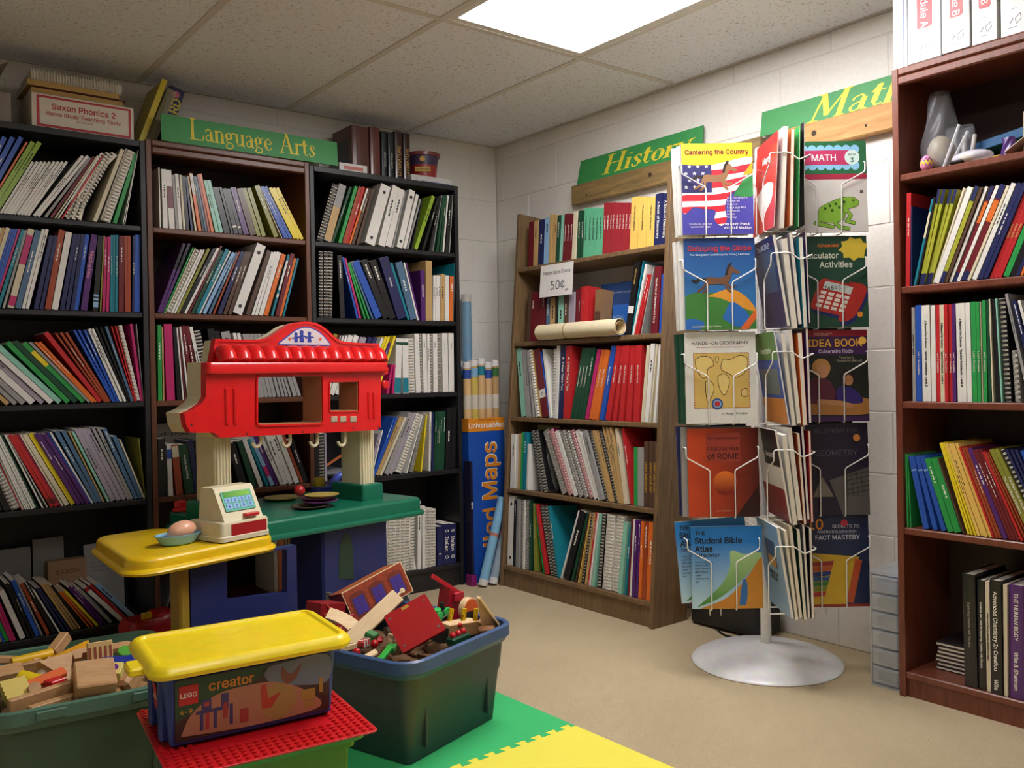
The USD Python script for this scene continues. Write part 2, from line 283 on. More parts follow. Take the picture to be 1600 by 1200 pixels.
# ------------------------------------------------------------------ books
ORD = 'first second third fourth fifth sixth seventh eighth ninth tenth eleventh twelfth thirteenth fourteenth fifteenth sixteenth seventeenth eighteenth'.split()
KIND = dict(p=('softcover_book', 'softcover book'), k=('booklet', 'thin booklet'), h=('hardcover_book', 'hardcover book'), s=('spiral_notebook', 'spiral-bound book'), b=('ring_binder', 'ring binder'))
paper = bumpy('paper_edges', 'd8d0c0', 'ece6d8', 500, .2, .001, .85)
inkdark, inklight, inkgold = plain('26242a', .5), plain('e8e4d8', .5), plain('c8a446', .4)
def bookmat(c): return plain(c, .3 if c not in 'WCGAQ' else .42)
rngb = random.Random(11)
def make_book(c, kind, w, h, d, label, group, M, title=None, art=None, bend=0., band=None):
    """Local frame: x thickness 0..w, y depth into the shelf 0..d (spine at y=0), z height 0..h."""
    nm, _ = KIND[kind]
    if kind == 'p': nm = 'paperback_book' if h < .235 else 'workbook' if w < .0125 else 'softcover_book'
    b = thing(nm, label, 'booklet' if kind == 'k' else 'binder' if kind == 'b' else 'book', M, group)
    ct = {'p': .0006, 'k': .0005, 'h': .0022, 's': .0007, 'b': .003}[kind]; ct = min(ct, w*.25); ins = .003 if kind == 'h' else .0008
    cm = bookmat(c); y0 = .006 if kind == 's' else 0.
    def shape(m):
        if not bend: return m
        m = m.subdivide().subdivide().subdivide(); v = m.vertices.copy(); t = v[:, 2]/h
        v[:, 0] += bend*(4*t*(1-t)); return TM(v, m.faces)
    boards = [bx(0, ct, y0, d, 0, h), bx(w-ct, w, y0, d, 0, h)]
    if kind in 'phkb':
        if kind == 'h':
            n = 5; pts = [(w/2-math.cos(a)*w/2, -.0025*math.sin(a)) for a in np.linspace(0, math.pi, n)]
            boards.append(ext(Polygon(pts+[(w, ct), (0, ct)]), h))
        else: boards.append(bx(ct, w-ct, 0, ct, 0, h))
    part(b, 'cover', shape(cat(boards)), cm)
    part(b, 'pages', shape(bx(ct*1.02, w-ct*1.02, y0+ct, d-ins, ins, h-ins)), paper)
    if kind == 's':
        n = int(h/.0125); r = w/2+.0012; rings = []
        for i in range(n):
            z = (i+.5)*h/n
            a = np.linspace(-.35*math.pi, 1.35*math.pi, 6); pp = [(w/2-math.cos(t)*r, y0+.0015-math.sin(t)*min(r, .008)) for t in a]
            v = [(x, y, zz) for zz in (z-.0035, z+.0035) for x, y in pp]; k = len(pp)
            rings.append(TM(v, [f for j in range(k-1) for f in ((j, j+1, k+j+1), (j, k+j+1, k+j))]))
        dark = c in 'KNPGME'
        part(b, 'binding', shape(cat(rings)) if not bend else mv(cat(rings), T(bend*.6, 0, 0)), plain('2a2a2c' if c in 'KNPS' else 'dcd9d2' if c != 'G' else '8d8b88', .35) if c != 'I' else plain('c07a80', .4))
    if kind == 'b':
        part(b, 'spine_hole', mv(cyl(.007, .001, 14), T(w/2, -.0002, h*.11), Rx(90)), inkdark)
        if h > .25: part(b, 'spine_hole', mv(cyl(.007, .001, 14), T(w/2, -.0002, h*.88), Rx(90)), inkdark)
    up = Ry(90)@T(0, 0, 0)   # lettering runs down the spine
    ink = inkdark if c in 'WCGALHVYJXQ' else inklight
    if band:                 # printed bands on the spine: (colour, from, to)
        for bc, a, e in band: part(b, 'spine_band', bx(.0002, w-.0002, -.0005, .0002, h*a, h*e), bookmat(bc))
    if title:
        txt, zc, hh, col = (list(title)+[None]*4)[:4]; hh = hh or w*.5
        tm = mv(text(txt, hh, True, fit=h*.9), T(w/2, -.0028 if kind == 'h' else -.0003, h*(zc or .5)), Rx(90), Rz(-90))
        part(b, 'spine_lettering', tm, plain(col, .45) if col else ink)
    elif kind in 'ph' and w > .0065 and not band and rngb.random() < .62:
        x0 = w*.38; x1 = w*.62; z = rngb.uniform(.45, .7)*h; l = rngb.uniform(.15, .28)*h; ms = []; q = z
        while q < min(z+l, h*.95):
            e = rngb.uniform(.004, .014); ms.append(bx(x0, x1, -.0003 if kind == 'p' else -.0028, .0001, q, q+e)); q += e+.003
        part(b, 'spine_print', cat(ms), ink)
    if art: art(b, w, h, d)
    return b

CASES = {'b1': (FA29, 'left black bookcase', SH, -2.501, -1.813, .265), 'b2': (FA29, 'middle brown bookcase', SH, -1.773, -1.183, .265), 'b3': (FA29, 'black bookcase by the corner', SH, -1.143, -.459, .265),
         'h': (FH, 'oak bookcase', SHH, .427, 1.316, .18), 'r': (FR29, 'reddish bookcase', SHR, 2.273, 2.975, .265)}
SHN = ['top shelf', 'second shelf', 'third shelf', 'fourth shelf', 'bottom shelf']
TITLES = {}   # (row, entry number) -> dict of extras, or a function of the index within the entry
def row(case, k, z, spec, off=-.012, extra=None):
    fr, cname, sh, smin, smax, dmax = CASES[case]; ox, oy, s = z; t0 = sh[k]
    lim = (sh[k-1]-.024) if k else {'b1': 1.77, 'b2': 1.76, 'b3': 1.77, 'h': 1.9, 'r': 1.76}[case]
    tt = t0+.0006
    items = []; extra = extra or {}
    for e, line in enumerate(x for x in spec.replace('\n', ';').split(';') if x.strip()):
        f = line.split(); n, c, kd = int(f[0]), f[1], f[2]; xb0, xt0, xb1, xt1, yt = map(float, f[3:8])
        ybot = fr_y = None
        # pixel lines -> lines in the plane of the spines
        def line_at(a):
            xb, xt = xb0+(xb1-xb0)*a, xt0+(xt1-xt0)*a
            top = fr.uv((ox+xt/s, oy+yt/s), off)
            lo, hi = oy, oy+1400/s            # find the image row where the shelf lies at this x
            for _ in range(30):
                m = (lo+hi)/2
                if fr.uv((ox+xb/s, m), off)[1] > tt: lo = m
                else: hi = m
            return np.array([fr.uv((ox+xb/s, lo), off)[0], tt]), np.array(top)
        for i in range(n):
            b0, p0 = line_at(i/n); b1, p1 = line_at((i+1)/n)
            items.append([c, kd, b0, p0, b1, p1, e, i, n, f[8:] ])
    out = []
    def place(o):    # the measured right-hand edge stays where it is
        o['base'] = np.array([o['rx']-o['w']*math.cos(o['a']), tt+max(0., o['w']*math.sin(o['a']))])
    for c, kd, b0, p0, b1, p1, e, i, n, fl in items:
        dv = ((p0-b0)+(p1-b1))/2; h = float(np.linalg.norm(dv)); ang = math.atan2(dv[0], dv[1]); dv /= h
        nx = np.array([math.cos(ang), -math.sin(ang)])
        w = min(float((b1-b0)@nx), float((p1-p0)@nx)*1.25 if (p1-p0)@nx > 0 else 9)*.965; w = max(w, .0022)
        out.append(dict(c=c, kd=kd, w=w, h=h, a=ang, rx=b1[0], e=e, i=i, n=n, fl=fl)); place(out[-1])
    def quad(o):
        ca, sa = math.cos(o['a']), math.sin(o['a']); B = o['base']; ux, uz = np.array([ca, -sa]), np.array([sa, ca])
        return Polygon([B, B+ux*o['w'], B+ux*o['w']+uz*o['h'], B+uz*o['h']])
    prev = None
    for o in out:
        ca, sa = math.cos(o['a']), math.sin(o['a'])
        room = lim-tt; need = o['h']*ca+o['w']*abs(sa)
        if need > room: o['h'] = max((room-o['w']*abs(sa))/ca, .05)
        for it in range(80):
            q = quad(o); bad = prev is not None and q.intersection(quad(prev)).area > 2e-7
            if q.bounds[0] < smin+.0004: o['rx'] += smin+.0006-q.bounds[0]; place(o); continue
            if not bad: break
            if it % 4 < 2 and o['w'] > .0028: o['w'] *= .9
            elif it % 4 == 2 and abs(prev['a']-o['a']) > .004: o['a'] += .004 if prev['a'] > o['a'] else -.004
            else: o['rx'] += .0006
            place(o)
        q = quad(o); over = q.bounds[2]-(smax-.0004)
        if over > 0 and case != 'r':
            o['rx'] -= over; place(o)
            for _ in range(40):
                if prev is None or quad(o).intersection(quad(prev)).area < 2e-7: break
                if o['w'] > .0024: o['w'] *= .88
                elif abs(prev['a']-o['a']) > .004: o['a'] += .004 if prev['a'] > o['a'] else -.004
                else: o['skip'] = True; break
                place(o)
            else: o['skip'] = True
            over = quad(o).bounds[2]-(smax-.0004)
            if over > 0: o['rx'] -= over; place(o)
        prev = o if not o.get('skip') else prev
    out = [o for o in out if not o.get('skip') and not (case == 'r' and o['base'][0] > 2.72)]
    cnt = {}
    for o in out: cnt.setdefault((o['c'], o['kd']), []).append(o)
    grp = f'books on the {SHN[k]} of the {cname}'
    for o in out:
        L = cnt[(o['c'], o['kd'])]; j = next(x for x, y in enumerate(L) if y is o); ex = extra.get(o['e'], {})
        if callable(ex): ex = ex(o['i'])
        adj = 'leaning ' if abs(o['a']) > .22 else ''
        col = ex.get('col', PAL[o['c']][0])
        who = (f'{ORD[j]} ' if j < len(ORD) else f'{j+1}th ') if len(L) > 1 else ''
        if len((who+adj+col).split())+len(cname.split()) > 7 or len(who.split()) and len(SHN[k].split())+len(cname.split())+len(col.split())+len(KIND[o['kd']][1].split()) > 8: adj = ''
        lab = f"{who}{adj}{col} {KIND[o['kd']][1]}{' from the left' if len(L) > 1 else ''}, {SHN[k]} of {cname}"
        d = {'p': .205, 'k': .2, 'h': .19, 's': .21, 'b': .24}[o['kd']]; d = min(d, dmax+off-.012, max(.12, o['h']*.8))
        ca, sa = math.cos(o['a']), math.sin(o['a']); M = np.eye(4)
        M[:3, 0] = fr.ex*ca-fr.ez*sa; M[:3, 1] = -fr.n; M[:3, 2] = fr.ex*sa+fr.ez*ca
        jit = rngb.uniform(-.003, .004) if off > -.05 else 0
        M[:3, 3] = fr.O+fr.ex*o['base'][0]+fr.ez*o['base'][1]+fr.n*(off-jit)
        make_book(o['c'], o['kd'], o['w'], o['h'], d, lab, grp, M, title=ex.get('title'), bend=-.02 if 'c' in o['fl'] else 0., band=ex.get('band'))
S6 = 6.667
tit = lambda *a: {'title': a}
row('b1', 0, (0, 180, S6), '''3 B p -360 0 -180 262 235;1 O k -176 264 -150 292 285;2 V p -148 300 -25 445 290;9 W p -12 320 305 712 490;2 W p 330 830 410 935 430;1 G k 430 900 484 940 445;1 M p 490 940 545 990 435
1 C k 548 990 578 1012 420;1 W p 580 1015 610 1050 400;1 R p 610 1050 652 1065 425;3 W s 665 1065 850 1230 410 c;1 C p 960 1250 1010 1300 360;1 W s 1040 1305 1145 1415 360;1 E p 1150 1400 1235 1440 400;2 W p 1310 1455 1385 1510 360''')
row('b1', 1, (0, 340, S6), '''1 C p -290 -30 -240 20 110;1 A p -240 20 -200 55 110;1 C p -200 60 -150 100 110;3 B p -150 105 -75 185 120;1 I k -75 190 -50 215 120;1 T p -50 218 0 250 130;1 G k 0 250 50 275 130;1 C p 55 275 145 360 125
1 S p 150 370 215 425 140;2 W p 215 428 300 505 125;2 N p 350 520 450 600 190;1 U p 450 600 530 680 130;1 W p 535 685 605 755 155;3 N p 620 765 770 880 175;1 B p 770 890 815 930 180;1 P p 825 950 910 1005 180;1 K p 930 1008 1020 1058 190;1 Z k 1030 1060 1052 1085 185
2 I p 1060 1090 1135 1150 200;3 T p 1150 1155 1225 1235 180;1 M p 1235 1245 1290 1290 190;2 U p 1300 1295 1365 1365 190;1 N p 1375 1380 1400 1410 190;2 B p 1400 1410 1470 1475 180''',
    extra={7: {'band': [('I', .55, .92), ('I', .03, .15)]}, 15: tit('Reading Easy', .6, .011, 'd88aa8'), 16: {'band': [('L', .05, .12), ('L', .14, .17), ('L', .19, .22)]}})
row('b1', 2, (0, 480, 5.926), '''1 A p 30 -560 90 -500 380;1 G p 95 -490 160 -440 370;1 G p 165 -430 240 -360 365;1 W p 240 -350 330 -270 365;1 Q p 340 -260 415 -180 365;1 W p 420 -175 495 -95 365;1 H p 505 -90 575 0 365;1 E p 585 20 650 90 340;1 F p 650 95 720 150 335;1 E p 730 180 795 235 345;1 G k 797 245 838 288 330
2 O p 840 300 900 385 330;1 R p 895 388 950 440 245;3 U p 952 480 1030 640 240;3 B p 1035 660 1105 805 215;2 W p 1110 815 1170 865 205;2 K p 1175 870 1213 950 190;1 S p 1215 955 1240 1010 180;2 R p 1240 1015 1264 1085 175;1 W s 1266 1090 1303 1135 170;1 I p 1303 1180 1326 1250 155;1 G k 1326 1252 1333 1276 155''',
    extra={9: {'band': [('Y', .62, .86)]}})
row('b1', 3, (0, 660, S6), '''1 K p -60 -420 30 -335 170;1 K p 32 -335 110 -262 165;1 G s 112 -258 212 -155 160;1 R k 214 -150 230 -125 155;5 W k 232 -120 345 -25 150;1 W s 347 -20 376 5 145;1 F k 377 8 400 22 140;1 W p 402 24 455 40 135;1 W k 457 42 500 56 140
2 R p 505 58 612 168 140;1 I k 614 170 635 195 130;1 C k 637 197 662 216 130;1 C p 665 218 720 280 135;1 Y p 725 285 785 330 125;3 P p 790 345 935 480 125;1 B k 936 485 950 508 108;1 W k 952 512 975 538 108;2 S p 977 545 1068 690 95;1 A k 1070 705 1090 728 100;1 H k 1092 730 1140 755 100
3 Q p 1145 765 1320 935 80;2 G p 1325 940 1390 1045 60;1 S p 1395 1055 1440 1110 70;1 S p 1445 1145 1490 1230 150;1 C k 1494 1235 1512 1262 180;1 Z k 1514 1440 1526 1466 165;2 H p 1528 1470 1555 1552 165''',
    extra={9: {'band': [('M', .04, .12)]}})
row('b1', 4, (0, 860, S6), '''1 A k -50 -330 20 -270 350;1 B k 20 -260 52 -230 360;1 E k 55 -220 98 -180 360;2 I p 100 -170 168 -80 350;1 W p 205 -20 268 42 430;2 K p 275 45 360 100 350;1 B p 365 105 420 150 320;1 G p 425 155 450 180 320;1 U p 455 185 520 225 350;1 K p 525 228 588 275 340;1 W k 590 310 625 350 420
2 N p 640 355 735 410 400;3 A p 740 415 845 500 360;1 K p 848 505 885 540 370;2 O p 890 580 975 640 440;1 Y k 980 645 1025 680 430;2 P p 1030 690 1110 770 390;1 G p 1115 780 1175 835 420;1 W p 1230 842 1290 900 400;1 R p 1292 905 1335 950 370;1 L p 1338 955 1420 1020 370''', extra={18: {'band': [('R', .9, .99)]}})
S2 = 6.154
row('b2', 0, (240, 240, S2), '''1 W k 62 45 74 62 130;1 W p 75 68 135 105 150;1 W p 140 107 208 165 155;1 G k 212 170 243 200 205;1 W p 245 205 280 240 195;1 C k 284 245 305 268 205;1 K p 310 270 343 298 215;1 N k 345 300 380 315 225;1 C k 382 318 418 333 215;1 O p 420 335 460 365 190;1 K p 463 370 493 393 215;1 S k 495 395 518 413 220;1 U k 520 415 548 433 200;1 O k 550 435 585 460 195
2 H p 590 475 668 545 258;4 K k 672 560 765 650 325;2 K p 770 660 860 730 340;1 P p 865 735 920 788 330;1 D p 920 790 988 850 340;2 Z p 990 852 1080 930 335;1 Z p 1085 932 1198 968 310;1 C k 1200 970 1230 988 300;3 B p 1235 1000 1335 1090 320;4 Y p 1340 1095 1480 1240 335''',
    extra={2: {'band': [('M', .35, .72)]}, 9: {'band': [('W', .62, .99)]}, 16: {'band': [('W', .14, .18)]}})
row('b2', 1, (240, 360, S2), '''2 P p 35 270 93 370 130;1 E k 95 372 109 395 165;1 C k 110 397 124 405 170;1 W s 126 407 165 450 190;2 W k 166 452 213 492 190;1 Z p 215 500 245 560 180;1 K p 247 562 283 600 185;1 W p 285 602 314 630 175;1 M k 315 632 345 655 150;1 F p 350 640 393 672 200;1 T p 395 680 435 730 190;1 W k 437 732 453 745 200;1 L p 455 747 500 775 220;1 S p 502 777 548 800 215;1 U k 550 802 585 822 205
1 N p 590 825 650 868 210;2 D p 652 870 748 940 210;1 W b 752 1000 850 1080 135;1 D p 856 1082 922 1115 200;2 W p 925 1117 998 1178 212;1 W p 1000 1180 1050 1225 215;1 O p 1055 1228 1100 1278 235;1 T k 1105 1282 1150 1300 235;1 M p 1155 1305 1205 1352 230;1 O k 1207 1354 1233 1374 270;1 T k 1235 1376 1256 1397 270''',
    extra={0: {'band': [('K', .62, .99)]}, 20: {'band': [('W', .03, .66)]}, 22: {'band': [('W', .3, .36), ('W', .42, .9)]}})
row('b2', 2, (240, 490, S2), '''1 E p 45 40 83 75 110;1 A k 86 78 106 90 130;1 I p 110 92 205 165 100;1 K p 210 178 262 205 130;1 W k 268 208 292 222 135;1 M k 296 226 318 238 130;1 W k 320 242 345 255 125;2 M p 350 258 450 330 120;1 W p 480 335 520 370 130;1 K s 525 380 600 450 170;1 K p 605 510 680 560 150;2 K p 685 562 765 620 170;1 G b 775 640 860 735 180
2 W p 900 750 960 840 190;5 G p 1000 850 1180 1030 200;4 G p 1190 1040 1330 1140 200;2 G p 1340 1150 1420 1220 200''', extra={2: {'col': 'pinkish red'}})
row('b2', 3, (240, 640, S2), '''1 K p 45 45 115 110 280;1 W p 145 125 190 165 335;1 U p 210 170 285 225 340;1 F h 290 230 390 310 340;2 N h 392 320 500 445 300;1 K p 830 690 905 790 330;1 F p 915 792 990 835 310;1 W p 1000 840 1055 885 290;1 T p 1060 887 1108 910 290;1 L p 1110 912 1163 950 280;1 P p 1165 952 1213 990 260;1 W p 1215 1000 1248 1045 250;3 W p 1250 1065 1400 1220 240;1 U k 1405 1225 1440 1250 245;1 K p 1445 1300 1490 1350 300''',
    extra={1: {'band': [('B', .72, .9)]}, 2: {'band': [('C', .75, .97)]}, 3: tit('Reading and Writing', .55, .007), 4: {'band': [('A', .8, .97)]}, 9: {'band': [('I', .2, .4)]}})
row('b3', 0, (490, 270, S6), '''1 K s 30 200 98 258 130;1 G p 100 262 183 345 135;1 F p 187 350 213 428 150;1 E p 255 430 290 460 145;1 U p 295 470 330 500 150;1 R p 332 505 363 545 150;1 O k 365 547 385 570 165;2 D p 390 575 465 625 170;1 W b 520 700 632 815 110;1 W p 665 820 738 888 150;1 W p 742 890 808 945 180;1 G k 810 947 835 960 200;1 W b 862 1000 925 1060 190;1 W p 930 1065 963 1100 230;1 G k 966 1102 985 1117 280
1 K k 990 1119 1030 1130 270;1 V p 1040 1220 1078 1268 250;1 K p 1092 1270 1150 1290 260;1 K p 1152 1291 1222 1308 255;1 G k 1225 1310 1245 1330 230;1 F p 1250 1332 1298 1355 235;1 F p 1300 1357 1338 1383 235;1 W k 1340 1385 1360 1410 235;1 K p 1365 1412 1402 1438 235;1 G k 1405 1440 1424 1460 235;1 K p 1426 1461 1449 1477 235;1 A p 1450 1478 1480 1505 235''',
    extra={1: {'band': [('A', .02, .6)]}, 6: {'band': [('W', .6, .99)]}})
row('b3', 1, (490, 390, S6), '''3 K s 60 55 205 215 20;1 K p 225 222 325 262 60;1 B p 430 266 465 310 80;1 I k 467 312 495 330 90;2 E k 500 335 585 370 140;1 S k 590 372 622 390 140;1 B p 625 392 710 455 135;2 K p 715 470 860 660 125;1 N b 865 680 965 760 95;1 T k 970 775 1000 825 145;1 S p 1005 835 1078 930 140;1 W k 1080 932 1098 955 135;1 P k 1099 957 1113 980 135;1 P p 1120 1100 1165 1160 215
1 A p 1170 1165 1238 1242 115;3 W p 1242 1245 1315 1325 270;1 A p 1320 1327 1363 1365 255;1 W p 1365 1368 1410 1410 270;1 O p 1412 1420 1460 1470 280;1 T k 1465 1472 1490 1484 145''', extra={8: tit('essays', .6, .009)})
row('b3', 2, (540, 510, 8.), '''1 Z p -560 -330 -500 -290 100;2 M p -480 -240 -360 -130 110;1 W p -350 -120 -300 -60 120;2 W p -290 -50 -220 30 125;2 W p -210 30 -80 165 125;2 Q p -70 180 20 265 145;2 N p 25 280 130 400 150;1 W p 180 440 215 480 150;2 Y k 220 490 290 555 135;1 P p 300 500 355 560 205;1 Y k 370 590 400 640 125;2 I p 475 558 600 605 480
1 W p 612 640 690 705 150;1 W p 715 715 792 775 150;1 W s 800 785 880 860 150;1 W p 885 865 943 918 90;1 G s 946 921 973 953 90;1 W p 975 957 1028 1010 90;1 W p 1030 1013 1062 1055 90;1 G s 1065 1058 1093 1085 90;1 W p 1097 1088 1153 1146 90;1 G s 1158 1150 1205 1192 90;1 W p 1210 1198 1280 1270 85;1 W p 1284 1274 1352 1350 85''',
    extra={12: {'band': [('T', .01, .28), ('F', .88, .93)]}, 13: {'band': [('T', .01, .28), ('F', .88, .93)]}, 15: tit('Grammar', .8, .004), 17: tit('Grammar', .8, .004), 20: tit('Grammar', .8, .004), 22: tit('Grammar', .78, .0045), 23: tit('Grammar', .78, .0045)})
row('b3', 3, (480, 630, S2), '''1 K s 75 80 150 130 290;1 Q k 165 155 193 180 290;1 Q p 560 680 598 700 300;1 W k 600 702 618 725 260;2 B p 620 825 655 880 135;1 A p 657 885 690 925 140;1 C k 692 927 715 960 140;1 G p 720 962 778 1005 100;1 Q p 782 1010 820 1042 110;1 W s 830 1047 905 1090 115;1 W k 935 1092 958 1103 110;1 G s 960 1106 1018 1130 100;1 Y k 1075 1132 1103 1148 110;1 W p 1110 1150 1187 1166 85;1 N k 1190 1170 1215 1232 90;6 F p 1218 1236 1320 1336 80;2 K p 1325 1342 1430 1440 50''')
row('b3', 4, (590, 760, 7.5), '''6 W s 150 145 460 470 210 c;2 W p 470 480 560 550 230;2 W s 564 553 635 635 265;1 W s 640 640 690 690 265;1 N p 700 698 765 764 470;2 N p 770 770 925 925 440''',
    extra={4: tit('5', .3, .012), 5: lambda i: {'title': ('5   Italian   O', .5, .016)}})
FO = -.03
row('h', 0, (800, 290, S2), '''1 M k 155 170 203 208 350;1 A p 207 212 245 258 340;1 N p 250 262 300 315 330;1 L p 303 318 353 363 310;3 A p 356 366 415 435 280;1 F p 417 438 445 470 285;1 H p 447 472 475 500 280;3 M p 480 505 573 595 270;1 C k 575 598 610 630 250;2 F p 613 633 680 695 240;5 X p 682 697 863 880 215;9 c p 866 883 1128 1152 165;3 J p 1130 1154 1355 1372 110;2 N p 1358 1374 1490 1520 75''',
    off=-.022, extra={7: tit('Famous Men of Rome', .6, .005), 9: tit('School of the Woods', .6, .005), 10: tit('The Story of the Romans', .58, .006), 11: tit('Our Island Story', .62, .0055), 12: tit('The Story of Mankind', .6, .007, '5a4630'), 13: tit('A Book of Discovery', .5, .011)})
row('h', 1, (800, 400, S2), '''1 D k 132 150 160 180 350;4 M p 165 185 298 315 345;1 S p 318 325 350 360 400;1 A p 355 365 403 410 400;1 K k 406 412 432 438 400;1 H p 440 450 490 500 380;1 D p 495 503 533 543 380;1 Q p 540 547 595 605 350;3 M p 598 610 643 660 320;1 R h 650 667 728 738 295;1 K p 1085 1175 1140 1238 60;1 T k 1142 1242 1152 1275 45;1 W k 1153 1278 1172 1300 80;2 R p 1175 1302 1215 1345 180;1 G k 1225 1348 1240 1362 100;1 M h 1310 1365 1395 1425 100;1 B k 1400 1430 1428 1452 170;1 R k 1430 1455 1460 1472 170''',
    off=-.03, extra={10: {'title': ('THE TRAVELER', .8, .006, 'd8a84c'), 'band': [('W', .3, .4)]}, 15: tit('The World of Columbus and Sons', .5, .008), 9: tit('Story', .7, .006, 'f08070')})
row('h', 2, (790, 520, S2), '''1 H p 122 67 165 120 145;1 W k 167 122 190 148 150;2 G p 195 150 235 188 165;1 G p 240 190 273 200 170;1 W s 277 203 322 238 170;1 J k 325 240 348 265 180;1 M p 350 268 413 325 170;1 B k 414 327 420 335 180;1 W p 421 337 440 385 160;1 W s 442 452 467 482 150;1 W p 470 490 494 520 125;1 N p 497 522 553 580 125;1 R p 556 582 615 650 125;3 F p 618 735 720 828 150;1 F p 722 830 752 865 150;1 I p 757 875 790 915 165;2 O p 792 917 890 1000 170;1 B p 897 1015 940 1060 130
2 R p 945 1065 1060 1140 130;1 R p 1072 1142 1130 1185 125;1 R p 1145 1188 1198 1250 122;1 R p 1226 1253 1285 1312 118;1 C k 1297 1360 1330 1385 120;1 W p 1335 1388 1375 1450 105;1 C k 1380 1452 1394 1462 110;2 W p 1397 1464 1475 1500 110''',
    off=-.015, extra={6: {'band': [('W', .28, .4)], 'title': ('31', .34, .008, '1c1b1e')}, 11: tit('\u2605  I Was There Too', .62, .011), 12: tit('\u2605  I Was There Too', .62, .011), 13: tit('Greenleaf Guide to History', .6, .005), 15: {'col': 'salmon pink'}, 16: tit('Story of the World', .6, .006), 17: tit('Story of the World', .6, .006), 18: tit('Story of the World', .62, .006), 19: tit('Story of the World', .62, .006), 20: tit('Story of the World', .62, .006), 21: tit('Story of the World', .62, .006)})
row('h', 3, (780, 640, S2), '''1 W p 107 120 150 165 235;1 W k 152 167 178 193 235;1 A k 180 195 203 215 230;1 E k 205 217 215 232 215;1 T p 217 234 245 270 215;1 W k 255 272 275 285 330;1 P s 380 287 412 322 205;1 K s 415 325 465 360 210;1 G s 575 395 638 448 215;1 I s 650 460 702 507 205;1 W k 706 512 745 560 215;1 G s 750 565 800 620 215;1 G s 803 625 850 655 215;1 I s 855 658 897 710 205;1 W p 900 715 945 760 210;1 W k 948 765 964 785 215;1 G p 966 790 1010 842 215;1 K s 1015 845 1042 878 210;3 A p 1046 880 1100 945 205;1 K s 1105 948 1138 968 200;3 A p 1140 970 1195 1082 130;1 C p 1200 1088 1226 1156 185;1 R p 1260 1165 1288 1200 180;1 E p 1290 1286 1330 1332 360;1 G p 1335 1338 1393 1390 365;3 D p 1395 1395 1505 1520 305''',
    off=-.012, extra={25: {'title': ('LIGHT AND GLORY', .45, .009, 'c8a030')}, 9: {'col': 'pink striped'}, 13: {'col': 'pink striped'}})
row('h', 4, (770, 760, 5.714), '''1 W b 62 72 112 130 75;1 K p 116 142 190 200 120;2 G k 192 205 235 240 115;1 G s 240 248 263 273 120;1 W k 265 276 278 288 120;2 G s 280 290 320 320 120;1 F p 322 322 345 348 125;1 Z p 347 350 380 362 150;1 E k 435 364 455 370 180;1 C k 456 372 466 378 175;1 R k 468 380 488 400 165;2 K s 500 405 575 480 180;1 T p 580 482 600 520 180;1 W k 592 750 611 775 220;1 K p 626 777 680 830 230;1 F k 690 833 712 850 240;1 D k 714 852 738 856 240;1 J k 742 858 762 864 240;1 K s 766 866 797 882 240
1 A p 800 884 835 908 235;1 R p 838 910 852 932 230;1 W k 854 934 870 950 240;1 H p 872 952 905 968 240;1 K s 917 970 957 1000 240;1 W s 960 1003 1038 1083 250;1 W s 1042 1087 1110 1170 260;1 H p 1116 1174 1150 1208 320;1 T p 1152 1210 1190 1226 350;1 M p 1195 1230 1220 1255 280;1 W k 1222 1257 1238 1274 290;2 P p 1240 1276 1290 1320 300;1 O p 1293 1324 1325 1345 310;1 U p 1328 1348 1358 1382 315;1 O p 1361 1386 1410 1440 320''', off=-.012)
S4 = 6.316
row('r', 1, (1400, 270, S4), '''1 R p 85 105 135 140 200;1 N k 150 152 162 164 330;1 T p 165 340 190 372 260;1 K p 194 376 218 392 240;4 v p 220 394 345 620 165;1 C k 348 640 366 690 150;1 W p 368 700 425 770 150;1 v p 427 772 472 830 140;1 D k 480 832 510 860 150;1 W k 515 866 545 915 140;1 M p 550 918 588 970 135;1 W k 590 975 625 1018 130;1 M p 630 1020 690 1075 125;1 C k 692 1078 720 1118 130;1 W p 740 1122 790 1190 110;2 N p 800 1195 900 1290 110;3 R p 910 1295 1030 1420 100;1 E p 1040 1430 1105 1480 95;1 K p 1110 1490 1180 1550 95;1 N p 1182 1555 1220 1600 95;1 O k 1225 1610 1255 1640 95;6 N p 1262 1650 1560 1960 90''',
    extra={4: {'band': [('N', .0, .12), ('N', .85, 1.)]}, 7: {'band': [('N', .0, .12), ('N', .85, 1.)]}, 10: {'band': [('N', 0, .1), ('O', .62, .84), ('N', .86, 1.)]}, 12: {'band': [('N', 0, .1), ('O', .62, .84), ('N', .86, 1.)]}, 2: {'band': [('C', .55, .85)]}, 16: tit('Saxon Math', .5, .005, 'd8a060')})
